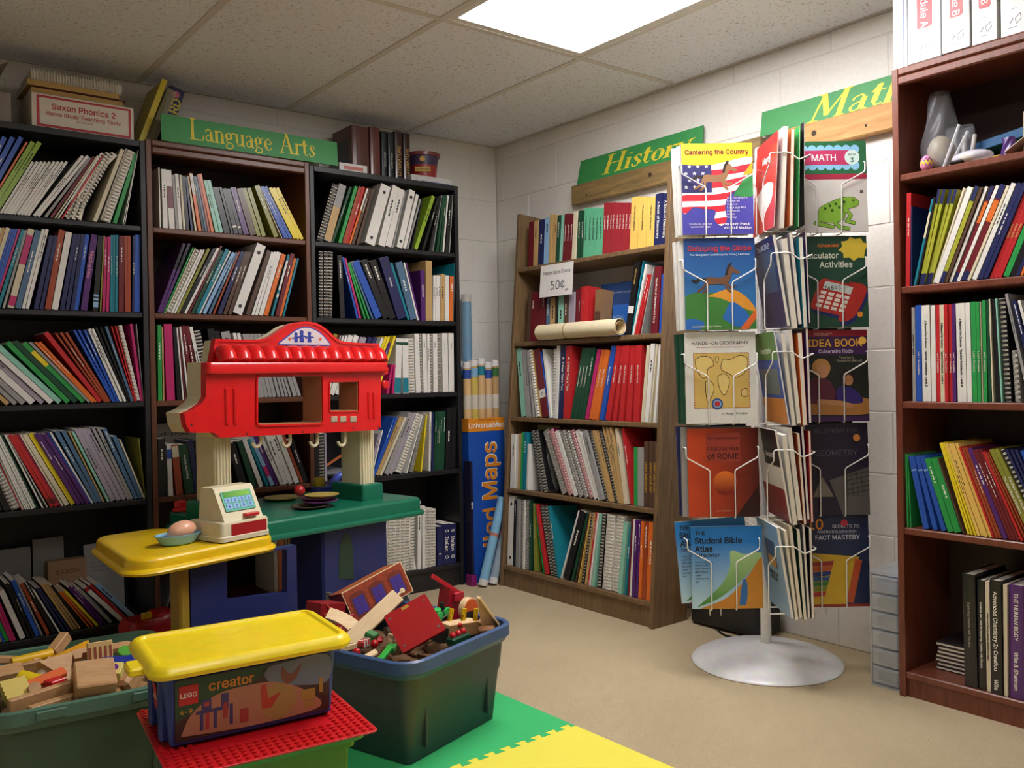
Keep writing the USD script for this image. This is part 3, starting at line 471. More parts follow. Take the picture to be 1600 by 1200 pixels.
row('r', 2, (1400, 450, S4), '''1 G p 167 152 200 188 190;1 B p 202 190 260 245 170;1 W p 263 248 345 330 170;1 W p 347 332 393 383 170;1 R p 396 385 435 422 165;1 C p 438 424 482 470 165;2 R p 485 473 558 548 160;1 P p 561 551 597 580 155;1 W p 601 583 700 672 150;1 W p 703 675 752 730 145;1 E p 756 733 805 785 135;1 E p 808 788 842 815 135;1 C k 844 817 857 832 135;1 E p 860 835 897 880 120;1 F k 900 883 945 906 120;1 C k 950 909 968 928 110;1 K p 972 932 1030 968 110;1 H k 1034 972 1054 990 105;1 K s 1060 1000 1128 1060 100;1 G s 1170 1135 1225 1185 615;1 G p 1310 1070 1340 1105 60;1 N p 1400 1130 1440 1190 125;1 W k 1460 1200 1490 1230 125;6 W p 1500 1460 1760 1740 125''',
    extra={0: tit('A Reason For  Teacher', .6, .004), 1: tit('Level 1   The Foundations', .4, .004), 2: tit('A Reason For Science   Teacher Guidebook   Level 2', .5, .0055), 4: tit('Level 3   Foundations', .4, .004), 5: tit('A Reason For Science   Teacher Guidebook   Level 4', .5, .005), 6: tit('Level 5   Foundations', .4, .004), 7: tit('Level 7   Foundations', .4, .004), 8: tit('A Reason For Science   Teacher Guidebook   Level 8', .5, .0055), 10: tit('Level 9   Foundations', .4, .004), 11: tit('Level 9   Foundations', .4, .004), 13: tit('Level 9   Foundations', .4, .004)})
row('r', 3, (1400, 670, S4), '''1 E p 102 80 120 100 250;1 E p 135 105 150 115 260;3 B p 247 117 488 255 275;2 E p 492 260 640 400 300;1 D k 650 402 680 415 290;3 Y p 690 418 790 470 140;4 J p 792 472 945 604 150;1 R p 947 607 975 637 180;2 U p 978 640 1036 692 190;1 P p 1040 695 1100 735 200;3 M p 1110 740 1220 840 210;1 R p 1225 843 1260 868 230;2 U p 1265 870 1330 900 240;2 Z p 1335 905 1440 1000 210;1 K s 1450 1005 1500 1055 210;3 N p 1510 1060 1600 1200 210;6 B p 1605 1210 1830 1480 220''',
    extra={2: {'col': 'blue spotted', 'band': [('L', .8, .82)]}, 13: tit('The Story Book of Science', .5, .006)})
row('r', 4, (1400, 880, 5.217), '''1 K h 555 520 663 650 90;1 K h 668 653 733 718 140;1 C p 738 722 773 758 148;1 K h 776 762 872 860 140;2 C p 878 866 914 910 175;1 P h 918 914 1040 1035 180;1 W p 1046 1040 1085 1080 200;3 M h 1090 1086 1330 1320 190''',
    extra={0: tit('Exploring Creation with Physics', .55, .006, '9a958a'), 1: tit('Solutions and Tests for Exploring Creation with Physics', .5, .005), 2: tit('Solutions and Tests for Advanced Chemistry In Creation', .5, .0035), 3: {'title': ('Advanced Chemistry In Creation      Wile', .47, .010)}, 5: {'title': ('THE HUMAN BODY        Wile & Shannon', .5, .010)}})

# ------------------------------------------------------------------ painted signs
GL = {  # letter strokes (cap height 1.4, x-height .8); 'f' strokes are drawn with the fine nib
 'L': [[(.2, 1.4), (.2, 0)], 'f', [(.02, 1.4), (.4, 1.4)], [(.02, 0), (.8, 0), (.88, .3)]],
 'a': [[(.42, .62), (.42, .12), (.56, .0)], 'f', [(.42, .62), (.3, .8), (.1, .74), (.07, .62)], [(.42, .46), (.2, .4), (.06, .22), (.14, .03), (.3, .03), (.42, .16)], [(.1, .1), (.06, .24), (.14, .36)]],
 'n': [[(.12, .78), (.12, 0)], [(.5, .56), (.5, 0)], 'f', [(.0, .76), (.12, .8), (.12, .6), (.3, .8), (.46, .74), (.5, .55)], [(0, 0), (.24, 0)], [(.38, 0), (.62, 0)]],
 'g': [[(.08, .62), (.06, .5), (.1, .36)], [(.38, .64), (.4, .52), (.37, .38)], 'f', [(.24, .8), (.06, .66), (.06, .46), (.22, .32), (.38, .44), (.4, .62), (.24, .8)], [(.38, .7), (.52, .8), (.58, .74)], [(.16, .3), (.08, .2), (.16, .1), (.4, .06), (.5, -.1), (.4, -.28), (.16, -.3), (.04, -.18), (.12, -.02)]],
 'u': [[(.12, .78), (.12, .22)], [(.5, .78), (.5, .04)], 'f', [(0, .78), (.12, .78)], [(.12, .24), (.2, .02), (.36, .04), (.5, .22)], [(.38, .78), (.5, .78)], [(.5, 0), (.62, 0)]],
 'e': [[(.1, .6), (.06, .38), (.14, .14)], 'f', [(.07, .42), (.48, .46), (.44, .66), (.28, .8), (.12, .66), (.06, .4), (.16, .08), (.32, 0), (.5, .14)]],
 'A': [[(.5, 1.4), (.86, 0)], 'f', [(.5, 1.4), (.12, 0)], [(.26, .5), (.72, .5)], [(0, 0), (.26, 0)], [(.7, 0), (1.02, 0)]],
 'r': [[(.12, .78), (.12, 0)], [(.42, .76), (.45, .7)], 'f', [(0, .76), (.12, .8)], [(.12, .5), (.26, .74), (.42, .78)], [(0, 0), (.26, 0)]],
 't': [[(.16, 1.1), (.16, .2)], 'f', [(0, .78), (.38, .78)], [(.16, .22), (.24, .02), (.4, .08)], [(.02, .8), (.16, 1.1)]],
 's': [[(.12, .66), (.22, .46), (.36, .3), (.38, .16)], 'f', [(.4, .62), (.36, .78), (.2, .8), (.1, .66)], [(.39, .18), (.28, 0), (.1, .02), (.04, .2)]],
 'H': [[(.18, 1.4), (.18, 0)], [(.84, 1.4), (.84, 0)], 'f', [(.18, .74), (.84, .74)], [(0, 1.4), (.36, 1.4)], [(0, 0), (.36, 0)], [(.66, 1.4), (1.02, 1.4)], [(.66, 0), (1.02, 0)]],
 'i': [[(.12, .78), (.12, 0)], [(.11, 1.08), (.13, 1.1)], 'f', [(0, .78), (.12, .78)], [(0, 0), (.24, 0)]],
 'o': [[(.1, .6), (.06, .4), (.1, .2)], [(.46, .6), (.5, .4), (.46, .2)], 'f', [(.28, .8), (.08, .62), (.08, .18), (.28, 0), (.48, .18), (.48, .62), (.28, .8)]],
 'y': [[(.08, .78), (.34, .06)], 'f', [(.56, .78), (.3, -.1), (.14, -.32), (.02, -.24)], [(-.04, .78), (.2, .78)], [(.44, .78), (.68, .86)]],
 'M': [[(.22, 1.4), (.56, .2)], [(.96, 1.4), (1.0, 0)], 'f', [(.22, 1.4), (.1, 0)], [(.56, .2), (.96, 1.4)], [(-.04, 0), (.26, 0)], [(.86, 0), (1.16, 0)], [(.08, 1.4), (.24, 1.4)], [(.94, 1.4), (1.12, 1.4)]],
 'h': [[(.12, 1.4), (.12, 0)], [(.5, .56), (.5, 0)], 'f', [(0, 1.4), (.12, 1.4)], [(.12, .6), (.3, .8), (.46, .74), (.5, .55)], [(0, 0), (.24, 0)], [(.38, 0), (.62, 0)]]}
ADV = dict(L=.98, a=.64, n=.7, g=.66, u=.7, e=.6, A=1.12, r=.54, t=.48, s=.52, H=1.14, i=.34, o=.64, y=.7, M=1.28, h=.7)
def lettering(s, x1, slant=0., bold=1.):
    """Brush lettering as a shape, capitals 1.4 tall, thick and thin strokes."""
    x = 0; out = []
    for ch in s:
        if ch == ' ': x += .5; continue
        fine = False
        for st in GL[ch]:
            if st == 'f': fine = True; continue
            pts = smooth_curve(st, 6) if len(st) > 2 else np.array(st, float)
            rx = (.035 if fine else .085)*bold; ry = .035
            ell = affinity.scale(Point(0, 0).buffer(1, 5), rx, ry)
            for a, b in zip(pts, pts[1:]): out.append(unary_union([affinity.translate(ell, a[0]+x, a[1]), affinity.translate(ell, b[0]+x, b[1])]).convex_hull)
        x += ADV[ch]
    g = unary_union(out).simplify(.006); g = affinity.affine_transform(g, [1, slant, 0, 1, 0, 0])
    lo = g.bounds; k = x1/(lo[2]-lo[0]); return affinity.scale(affinity.translate(g, -lo[0], 0), k, k, origin=(0, 0))
signg = plain('3a9450', .5); signy = plain('e6d23a', .5)
FRONT = Rx(90)   # shape drawn in xy -> upright, facing the viewer (local -y)
def sign(label, fr, u, w, z, h, skew, txt, tw, th, tx, ty, slant, off, tilt=0., bold=1.):
    s = thing('painted_sign', label, 'sign', fr.M(u, off, z)@Rx(-tilt))
    g = Polygon([(0, 0), (w, 0), (w-skew*0, h), (skew, h)])
    part(s, 'board', mv(ext(g, .006), T(0, .006, 0), FRONT), signg)
    le = lettering(txt, tw, slant, bold); le = affinity.scale(le, 1, th/(le.bounds[3] if le.bounds[3] > 0 else 1), origin=(0, 0))
    part(s, 'painted_lettering', mv(ext(le, .0008), T(tx, .0002, ty), FRONT), signy)
sign('green sign reading Language Arts standing on the brown bookcase', FA29, -1.737, .70, 1.812, .098, 0, 'Language Arts', .50, .078, .10, .022, .0, .004, 5)
plankm = wood('pine_plank', '6d5a38', '96794a', (1.5, 14, 14), .6); plankm2 = wood('pine_plank_light', 'b07f48', 'c99a5e', (1.5, 14, 14), .6); knotm = plain('3f2c1a', .7)
for nm, u0, u1, m, kn in (('history', .605, 1.62, plankm, (.10, .48, .62, .70)), ('math', 1.70, 2.24, plankm2, (.33, .14))):
    p = thing('wall_plank', 'weathered pine plank fixed to the wall under the History sign' if nm == 'history' else 'yellow pine plank fixed to the wall under the Math sign', 'wooden plank', FB.M(u0, .039, 1.705))
    part(p, 'board', bev(0, u1-u0, 0, .038, 0, .087, .004), m)
    for i, x in enumerate(kn): part(p, 'knot', mv(lathe([(.0001, .0006), (.004+.004*(i % 2), .0004), (.005+.005*(i % 2), 0)], 12), T(x, 0, .03+.018*(i % 3)), FRONT), knotm)
sign('green sign reading History on the wall above the leaning bookcase', FB, .63, .715, 1.793, .105, .022, 'History', .52, .078, .16, .018, .22, .026, 4, 1.1)
sign('green sign reading Math beside the right-edge bookcase', FB, 1.612, .60, 1.793, .088, .006, 'Math', .36, .085, .19, .004, .24, .026, 4, 1.15)

# ------------------------------------------------------------------ spinning wire rack and the books in it
RV = np.array([-math.sin(YAW), -math.cos(YAW), 0.]); RU = np.array([math.cos(YAW), -math.sin(YAW), 0.])   # towards the viewer, to the right
RC = np.array([-.322, -1.822, 0.]); RM = np.eye(4); RM[:3, 0], RM[:3, 1], RM[:3, 2], RM[:3, 3] = RU, -RV, (0, 0, 1), RC   # x right, y away, z up
whitem = plain('f2f2f4', .28, coat=.2); wirem = plain('e8e6e2', .35)
rack = thing('book_rack', 'white wire spinner rack of workbooks standing on a round base', 'book rack', RM)
part(rack, 'base', lathe([(.0, .062), (.02, .062), (.05, .058), (.10, .05), (.16, .038), (.205, .024), (.232, .010), (.239, .003), (.238, .0006), (.0, .0006)], 56), whitem, True)
part(rack, 'pole', mv(lathe([(.017, 0), (.017, .30), (.0145, .302), (.0145, 1.60), (.012, 1.61), (.0, 1.612)], 20), T(0, 0, .055)), whitem, 40)
TIER = [1.362, 1.073, .787, .502, .222]
def pocket_frame(kind):   # frame at a pocket's back, x to the right of its covers, y away from their front
    return {'A': T(-.177, -.065, 0), 'B': T(.158, -.065, 0), 'M': T(.062, -.195, 0)@Rz(-90), 'X': T(-.01, .19, 0)@Rz(90)}[kind]
PD = .118
for kind in 'ABMX':
    P = pocket_frame(kind)
    for x in (-.018, .016): part(rack, 'upright_wire', tube([(x, 0, .17), (x, 0, 1.58)], .0022, 6), wirem, True, M=P)
    for z in (.30, .9, 1.5): part(rack, 'spoke', tube([mv(TM([(0, 0, z)], np.zeros((0, 3))), P).vertices[0], (0, 0, z)], .002, 6), wirem, True)
    for ti, z in enumerate(TIER):
        ms = []
        for s in (-1, 1):
            ms.append(wire([(s*.038, .004, z-.004), (s*.038, -PD, z-.004), (s*.038, -PD, z+.142), (s*.110, -PD, z+.182), (s*.110, -PD, z+.212), (s*.116, -PD*.55, z+.212), (s*.116, -PD*.3, z+.19), (s*.116, .0, z+.205), (0, .002, z+.205)], .0022, 6))
        ms.append(tube([(-.07, -.004, z-.004), (.07, -.004, z-.004)], .0017, 6)); ms.append(tube([(-.07, -PD*.5, z-.004), (.07, -PD*.5, z-.004)], .0017, 6))
        part(rack, 'wire_pocket', cat(ms), wirem, True, M=P)

def flat(b, name, g, c, layer=1, rough=.4):
    """A printed shape on the front cover (front cover at y=0, facing -y; x right, z up)."""
    m = c if not isinstance(c, str) else plain(c, rough)
    ms = ext(g, .00022)
    if ms is not None and name in ('water_picture', 'water'):
        for q in polys(g): part(b, name, mv(ext(q, .00022), T(0, -.00015*(layer-1), 0), FRONT), m)
    elif ms is not None: part(b, name, mv(ms, T(0, -.00015*(layer-1), 0), FRONT), m)
def words(b, s, h, x, z, c, bold=False, fit=None, layer=6, name='lettering', left=False):
    t = text(s, h, bold, fit, .0002)
    if left: t.apply_translation((-t.bounds[0][0], 0, 0))
    part(b, name, mv(t, T(x, -.00015*(layer-1), z), FRONT), plain(c, .4) if isinstance(c, str) else c)
def face_book(name, label, catg, M, w, h, t, c, art=None, group=None, spiral=False):
    b = thing(name, label, catg, M, group); cm = bookmat(c) if isinstance(c, str) else c
    part(b, 'front_cover', bx(0, w, 0, .0007, 0, h), cm); part(b, 'back_cover', bx(0, w, t-.0007, t, 0, h), cm if isinstance(c, str) else paper)
    part(b, 'spine', bx(0, .0006, .0007, t-.0007, 0, h), cm); part(b, 'pages', bx(.0007, w-.001, .0008, t-.0008, .0008, h-.0008), paper)
    if art: art(b, w, h)
    return b
def R_(x0, y0, x1, y1): return sbox(min(x0, x1), min(y0, y1), max(x0, x1), max(y0, y1))
def horse(s, x, y, flip=1):
    """A galloping horse seen from the side."""
    body = Polygon(smooth_curve([(-.50, .12), (-.3, .2), (.05, .17), (.32, .24), (.45, .5), (.55, .62), (.62, .6), (.68, .52), (.86, .40), (.88, .33), (.8, .3), (.66, .36), (.56, .30), (.48, .05), (.3, -.1), (0, -.08), (-.3, -.1), (-.48, -.02), (-.5, .12)], 5)).buffer(0)
    legs = [LineString(p).buffer(.045) for p in ([(-.42, 0), (-.55, -.22), (-.75, -.36)], [(-.36, 0), (-.38, -.26), (-.55, -.42)], [(.34, 0), (.5, -.2), (.66, -.16)], [(.3, 0), (.36, -.25), (.5, -.38)])]
    tail = LineString([(-.48, .1), (-.68, .14), (-.82, .02), (-.95, .06)]).buffer(.05)
    mane = Polygon([(.3, .26), (.38, .55), (.48, .72), (.6, .74), (.54, .62), (.46, .5), (.4, .26)])
    f = lambda g: affinity.translate(affinity.scale(g, s*flip, s, origin=(0, 0)), x, y)
    return f(unary_union([body]+legs)), f(unary_union([tail, mane]))
def blobp(pts, n=5): return Polygon(smooth_curve(list(pts)+[pts[0]], n)).buffer(0)
def star(r, x, y): return Polygon([(x+(r if i % 2 == 0 else r*.42)*math.sin(i*math.pi/5), y+(r if i % 2 == 0 else r*.42)*math.cos(i*math.pi/5)) for i in range(10)])
# cover pictures -----------------------------------------------------
def art_canter(b, w, h):
    flat(b, 'title_panel', R_(0, h*.76, w, h), 'f0c020', 1)
    flag = blobp([(0, h*.77), (w*.4, h*.76), (w, h*.84), (w, h*.62), (w*.8, h*.5), (w*.66, h*.42), (w*.6, h*.3), (w*.62, h*.16), (w*.54, h*.09), (w*.45, h*.16), (w*.46, h*.26), (w*.3, h*.28), (w*.16, h*.3), (0, h*.25)])
    flag = flag.intersection(R_(0, 0, w, h)); flat(b, 'map_shape', flag, 'e8e4de', 2)
    st = unary_union([blobp([(0, h*a), (w*.5, h*(a+.01)), (w, h*(a+.07)), (w, h*(a+.14)), (w*.5, h*(a+.075)), (0, h*(a+.065))]) for a in (.10, .235, .365, .5, .63)])
    flat(b, 'flag_stripe', flag.intersection(st), 'cc2436', 3); can = R_(0, h*.46, w*.42, h*.77).intersection(flag); flat(b, 'flag_canton', can, '2c2a64', 4)
    flat(b, 'flag_star', unary_union([star(w*.03, w*(.06+.12*i+.05*(j % 2)), h*(.52+.075*j)) for i in range(3) for j in range(4)]).intersection(can), 'ece8e0', 5)
    flat(b, 'green_corner', blobp([(w*.72, h*.42), (w, h*.42), (w, h*.66), (w*.9, h*.62), (w*.8, h*.52)]).intersection(R_(0, 0, w, h)), '2f8a4a', 4); flat(b, 'yellow_corner', Polygon([(w, h*.66), (w, h*.8), (w*.86, h*.64)]), 'e8a020', 4)
    g1, g2 = horse(w*.36, w*.46, h*.6); flat(b, 'horse_picture', g1, '8f6a48', 6); flat(b, 'horse_mane', g2, '2a201c', 7)
    words(b, 'Cantering the Country', .019, w/2, h*.905, '6a1626', True, w*.9, 7, 'title_lettering')
    for i, s in enumerate(('U.S. Geography', 'Character', 'Science', 'Language Arts', 'Literature', 'Music', 'History')): words(b, s, .0062, w*.63, h*(.4-.036*i), 'd8d4ea', False, w*.34, 6, 'small_print', True)
    words(b, 'By David Peeck', .0075, w*.77, h*.11, 'ece8f0', True, w*.4, 6, 'small_print'); words(b, 'and Jodi Moulton', .0075, w*.77, h*.07, 'ece8f0', True, w*.4, 6, 'small_print')
    words(b, 'Includes CD-ROM with', .005, w*.25, h*.115, 'ece8f0', False, w*.32, 6, 'small_print'); words(b, 'reproducible pages', .005, w*.25, h*.085, 'ece8f0', False, w*.32, 6, 'small_print')
def art_gallop(b, w, h):
    flat(b, 'hill_picture', blobp([(0, 0), (w, 0), (w, h*.16), (w*.7, h*.34), (w*.4, h*.4), (0, h*.36)]).intersection(R_(0, 0, w, h)), '3d7a34', 1)
    flat(b, 'glow_picture', blobp([(w*.3, h*.36), (w*.62, h*.44), (w*.85, h*.36), (w, h*.2), (w*.85, h*.22), (w*.5, h*.34)]).intersection(R_(0, 0, w, h)), 'd8922e', 2)
    flat(b, 'water_picture', unary_union([blobp([(0, 0), (w*.2, 0), (w*.26, h*.08), (w*.1, h*.12), (0, h*.1)]), blobp([(w*.52, h*.12), (w*.66, h*.3), (w*.9, h*.14), (w*.76, h*.02)])]).intersection(R_(0, 0, w, h)), '2a66b0', 3)
    flat(b, 'corner_ribbon', Polygon([(w*.76, 0), (w, h*.22), (w, h*.12), (w*.88, 0)]), 'd8632a', 4)
    g1, g2 = horse(w*.36, w*.46, h*.52); flat(b, 'horse_picture', g1, '6e4a34', 5); flat(b, 'horse_mane', g2, '2a201c', 6)
    words(b, 'Galloping the Globe', .019, w/2, h*.89, 'b8303a', True, w*.9, 6, 'title_lettering'); words(b, 'The Geography Unit Study for Young Learners', .007, w/2, h*.82, 'cfe0ee', False, w*.84, 6, 'small_print')
    words(b, "Loree Pettit & Dari Mullins", .006, w*.3, h*.035, 'e0e6cc', False, w*.4, 6, 'small_print')
def art_hands(b, w, h):
    words(b, 'HANDS-ON GEOGRAPHY', .017, w/2, h*.88, '2a2622', False, w*.8, 4, 'title_lettering'); words(b, 'EASY AND FUN ACTIVITIES FOR EXPLORING GOD\'S WORLD', .005, w/2, h*.835, 'b86a5a', False, w*.66, 4, 'small_print')
    flat(b, 'map_picture', R_(w*.12, h*.17, w*.9, h*.77), 'd2b060', 1)
    ms = [R_(w*(.12+.78*k/22), h*y-.0012, w*(.12+.78*(k+.6)/22), h*y+.0012) for k in range(22) for y in (.17, .77)]+[R_(w*x-.0012, h*(.17+.6*k/22), w*x+.0012, h*(.17+.6*(k+.6)/22)) for k in range(22) for x in (.12, .9)]
    flat(b, 'dashed_border', unary_union(ms), 'a8402e', 2)
    lands = [[(.14, .70), (.24, .74), (.36, .72), (.40, .64), (.32, .6), (.30, .52), (.24, .5), (.16, .6)], [(.28, .46), (.36, .46), (.40, .38), (.34, .26), (.30, .24), (.28, .36)], [(.43, .72), (.47, .73), (.46, .67), (.43, .68)], [(.50, .62), (.54, .70), (.64, .70), (.78, .74), (.88, .70), (.86, .58), (.78, .52), (.70, .50), (.62, .54), (.52, .58)], [(.46, .52), (.56, .54), (.62, .46), (.56, .32), (.50, .34), (.46, .44)], [(.78, .36), (.86, .38), (.87, .30), (.79, .30)]]
    pl = [blobp([(w*x, h*y) for x, y in l]) for l in lands]; flat(b, 'continent_picture', unary_union(pl), 'dcc072', 3)
    flat(b, 'coastline', unary_union([p.exterior.buffer(.0009) for p in pl]), '4a3a20', 4)
    for r, c, l in ((.017, '2a4a86', 5), (.0125, '7fa6c8', 6), (.0085, 'b83240', 7)): flat(b, 'compass_rose', Point(w*.44, h*.215).buffer(r), c, l)
    words(b, 'by Maggie S. Hogan', .0068, w*.68, h*.11, '3a3632', False, w*.36, 4, 'small_print')
def art_rome(b, w, h):
    flat(b, 'title_panel', R_(w*.26, h*.62, w*.74, h*.95), '9a3a2c', 1)
    flat(b, 'round_picture', Point(w*.52, h*.38).buffer(w*.17), grad('rome_orb', '7a1e10', 'd8702a', 'z', h*.28, h*.5), 2); flat(b, 'shadow_shape', Polygon([(w*.66, 0), (w, h*.36), (w, 0)]), '2e0e0c', 1)
    for s, y, k in (('The Greenleaf Guide to', .89, .008), ('FAMOUS MEN', .77, .014), ('of ROME', .685, .020)): words(b, s, k, w/2, h*y, '2c0c0a', False, w*.44, 4, 'title_lettering')
    words(b, 'Cyndy Shearer', .005, w*.5, h*.07, 'c88a6a', False, w*.3, 4, 'small_print')
def art_bible(b, w, h):
    flat(b, 'green_sail', blobp([(w*.06, h*.02), (w*.4, h*.28), (w*.54, h*.5), (w*.56, h*.7), (w*.74, h*.66), (w, h*.66), (w*.8, h*.42), (w*.4, h*.14)]).intersection(R_(0, 0, w, h)), grad('atlas_green', '2f7a2c', 'a8c88a', 'z', 0, h*.7), 1)
    flat(b, 'desert_picture', blobp([(w*.1, 0), (w*.5, h*.14), (w*.8, h*.4), (w, h*.6), (w, 0)]).intersection(R_(0, 0, w, h)), 'c8862c', 2); flat(b, 'water_picture', blobp([(w*.66, h*.04), (w*.72, h*.34), (w*.78, h*.3), (w*.76, h*.06)]), '2f6aa8', 3)
    words(b, 'THE', .011, w*.06, h*.92, '14181e', True, None, 5, 'title_lettering', True); words(b, 'Student Bible', .017, w*.05, h*.83, '14181e', True, w*.92, 5, 'title_lettering', True); words(b, 'Atlas', .017, w*.05, h*.73, '14181e', True, w*.4, 5, 'title_lettering', True); words(b, 'TIM DOWLEY', .0085, w*.05, h*.65, '14181e', True, w*.44, 5, 'title_lettering', True)
    for i, s in enumerate(('Thirty color maps', 'Helpful index', 'Bible references', 'Many charts', 'Clear', 'backgrounds', 'text')): words(b, s, .005, w*.05, h*(.57-.04*i), '1c3048', False, w*.26, 5, 'small_print', True)
def art_math(b, w, h):
    flat(b, 'title_panel', R_(0, h*.64, w, h), '2a6a44', 1); flat(b, 'title_badge', R_(w*.08, h*.74, w*.8, h*.9), 'c03a66', 3)
    flat(b, 'scallop', unary_union([Point(w*(.12+.12*i), h*y).buffer(w*.062) for i in range(7) for y in (.73, .91)]), '8cc4e6', 2); flat(b, 'red_band', R_(0, h*.58, w, h*.64), 'a83048', 1)
    words(b, 'MATH', .019, w*.4, h*.82, 'f2efe8', True, w*.54, 5, 'title_lettering'); flat(b, 'number_badge', Point(w*.80, h*.82).buffer(w*.105), 'cfe8e0', 4)
    words(b, 'BOOK', .006, w*.8, h*.85, '2a5a44', True, w*.15, 5, 'title_lettering'); words(b, '3', .013, w*.8, h*.79, '2a5a44', True, None, 5, 'title_lettering')
    frog = blobp([(w*.30, h*.12), (w*.32, h*.26), (w*.5, h*.34), (w*.66, h*.38), (w*.8, h*.38), (w*.88, h*.33), (w*.84, h*.28), (w*.7, h*.24), (w*.66, h*.14), (w*.5, h*.1)])
    legs = unary_union([LineString([(w*x, h*y) for x, y in p]).buffer(w*.025) for p in ([(.7, .24), (.76, .18), (.7, .12), (.8, .1)], [(.36, .16), (.26, .1), (.5, .06)], [(.52, .12), (.6, .05), (.72, .04)])])
    flat(b, 'frog_picture', frog.union(legs), '84b43c', 2); flat(b, 'frog_outline', frog.union(legs).exterior.buffer(.0007) if frog.union(legs).geom_type == 'Polygon' else frog.exterior.buffer(.0007), '3a4a20', 3); flat(b, 'frog_spot', unary_union([Point(w*x, h*y).buffer(w*.02) for x, y in ((.4, .26), (.47, .29), (.55, .31), (.5, .24), (.6, .27), (.67, .33))]+[Point(w*.8, h*.345).buffer(w*.016)]), '3a5a24', 4)
    words(b, 'fly', .001, w*.9, h*.4, '6a6a6a', False, .004, 3, 'small_print') if 0 else None
    flat(b, 'fly_picture', unary_union([affinity.rotate(affinity.scale(Point(w*.92, h*.44).buffer(w*.03), 1, .5), a) for a in (40, -40)]), '555048', 2)
def art_calc(b, w, h):
    flat(b, 'burst_shape', Polygon([(w*.82+(w*.22 if i % 2 else w*.17)*math.cos(i*.36), h*.86+(w*.22 if i % 2 else w*.17)*.8*math.sin(i*.36)) for i in range(17)]).intersection(R_(0, 0, w, h)), 'd8c040', 2)
    words(b, 'Advanced', .010, w*.45, h*.9, 'd0702c', True, w*.3, 5, 'title_lettering'); words(b, 'Calculator', .017, w*.34, h*.79, 'd8dcc8', True, w*.6, 5, 'title_lettering'); words(b, 'Activities', .017, w*.56, h*.69, 'd8dcc8', True, w*.6, 5, 'title_lettering')
    ar = lambda g: affinity.translate(affinity.rotate(affinity.skew(g, 8, 0, origin=(0, 0)), -14, origin=(0, 0)), w*.18, h*.20)
    body = ar(rrect(w*.56, h*.36, .016, 5, w*.26, h*.19)).union(blobp([(w*.74, h*.50), (w*.95, h*.46), (w*.97, h*.36), (w*.80, h*.12), (w*.62, h*.06), (w*.58, h*.12), (w*.76, h*.28)])); flat(b, 'calculator_picture', body, 'b03028', 2); flat(b, 'calculator_shadow', affinity.translate(body, .004, -.012).intersection(R_(0, 0, w, h)), '1c2a60', 1)
    flat(b, 'calculator_display', ar(sbox(w*.06, h*.26, w*.46, h*.345)), 'c4ccc8', 3); words(b, '74845', .012, w*.50, h*.435, '2a2a2a', False, w*.24, 6, 'display_lettering')
    flat(b, 'calculator_key', ar(unary_union([R_(w*(.05+.11*i), h*(.20-.05*j), w*(.13+.11*i), h*(.235-.05*j)) for i in range(4) for j in range(4)])), 'e0d8cc', 3)
    flat(b, 'dot_badge', Point(w*.88, h*.14).buffer(w*.04), 'd88a2a', 3)
def art_idea(b, w, h):
    flat(b, 'red_band', R_(0, h*.93, w, h), '9a2436', 1); words(b, 'PRIMARY', .009, w*.38, h*.955, 'e0b8b0', False, w*.3, 5, 'title_lettering'); words(b, 'IDEA BOOK', .022, w*.54, h*.86, 'e0a83a', True, w*.84, 5, 'title_lettering'); words(b, 'Cuisenaire Rods', .010, w*.55, h*.77, 'c8b8d0', True, w*.6, 5, 'title_lettering'); words(b, "Teacher's", .007, w*.7, h*.70, 'b0a890', False, w*.3, 5, 'small_print'); words(b, 'Resource Manual', .007, w*.74, h*.665, 'b0a890', False, w*.4, 5, 'small_print')
    flat(b, 'photo_panel', R_(0, h*.06, w, h*.73), '1f2420', 1); flat(b, 'table_picture', blobp([(0, h*.08), (w, h*.08), (w, h*.24), (w*.5, h*.26), (0, h*.22)]).intersection(R_(0, h*.06, w, h*.3)), 'a8743c', 2)
    for hx, hy, r, hc, sc, cc in ((.34, .56, .13, 'b8864a', 'c08a62', '5a2436'), (.70, .46, .10, '241c1a', 'b88258', '34286e')):
        flat(b, 'pictured_shirt', blobp([(w*(hx-.2), h*.2), (w*(hx-.14), h*(hy-.1)), (w*hx, h*(hy-.08)), (w*(hx+.14), h*(hy-.14)), (w*(hx+.2), h*.2)]).intersection(R_(0, 0, w, h)), cc, 3); flat(b, 'pictured_hair', Point(w*hx, h*(hy+.03)).buffer(w*r), hc, 4); flat(b, 'pictured_face', affinity.scale(Point(w*(hx+.02), h*(hy-.01)).buffer(w*r*.75), .85, 1), sc, 5)
    flat(b, 'pictured_arm', LineString([(w*.3, h*.22), (w*.6, h*.2), (w*.74, h*.17)]).buffer(w*.035), 'b88258', 6); flat(b, 'sun_badge', Point(w*.93, h*.88).buffer(w*.055), 'e8b84a', 6)
def art_geom(b, w, h):
    for s, y, k in (('BLUEPRINT FOR', .92, .012), ('GEOMETRY', .68, .017)): words(b, s, k, w*.55, h*y, '5a5668', False, w*.74, 5, 'title_lettering')
    flat(b, 'dot_badge', Point(w*.84, h*.84).buffer(w*.05), 'c8823a', 5); flat(b, 'plan_picture', Polygon([(w*.44, h*.38), (w, h*.52), (w, 0), (w*.62, 0)]), '5a5654', 2); flat(b, 'plan_line', unary_union([LineString([(w*.66, h*(.42-.05*k)), (w, h*(.47-.05*k))]).buffer(.0012) for k in range(5)]+[LineString([(w*(.7+.07*k), h*.2), (w*(.68+.07*k), h*.46)]).buffer(.001) for k in range(4)]), '26302a', 3); flat(b, 'paper_picture', Polygon([(w*.2, h*.2), (w*.34, h*.42), (w*.5, h*.2)]), '7a7468', 2)
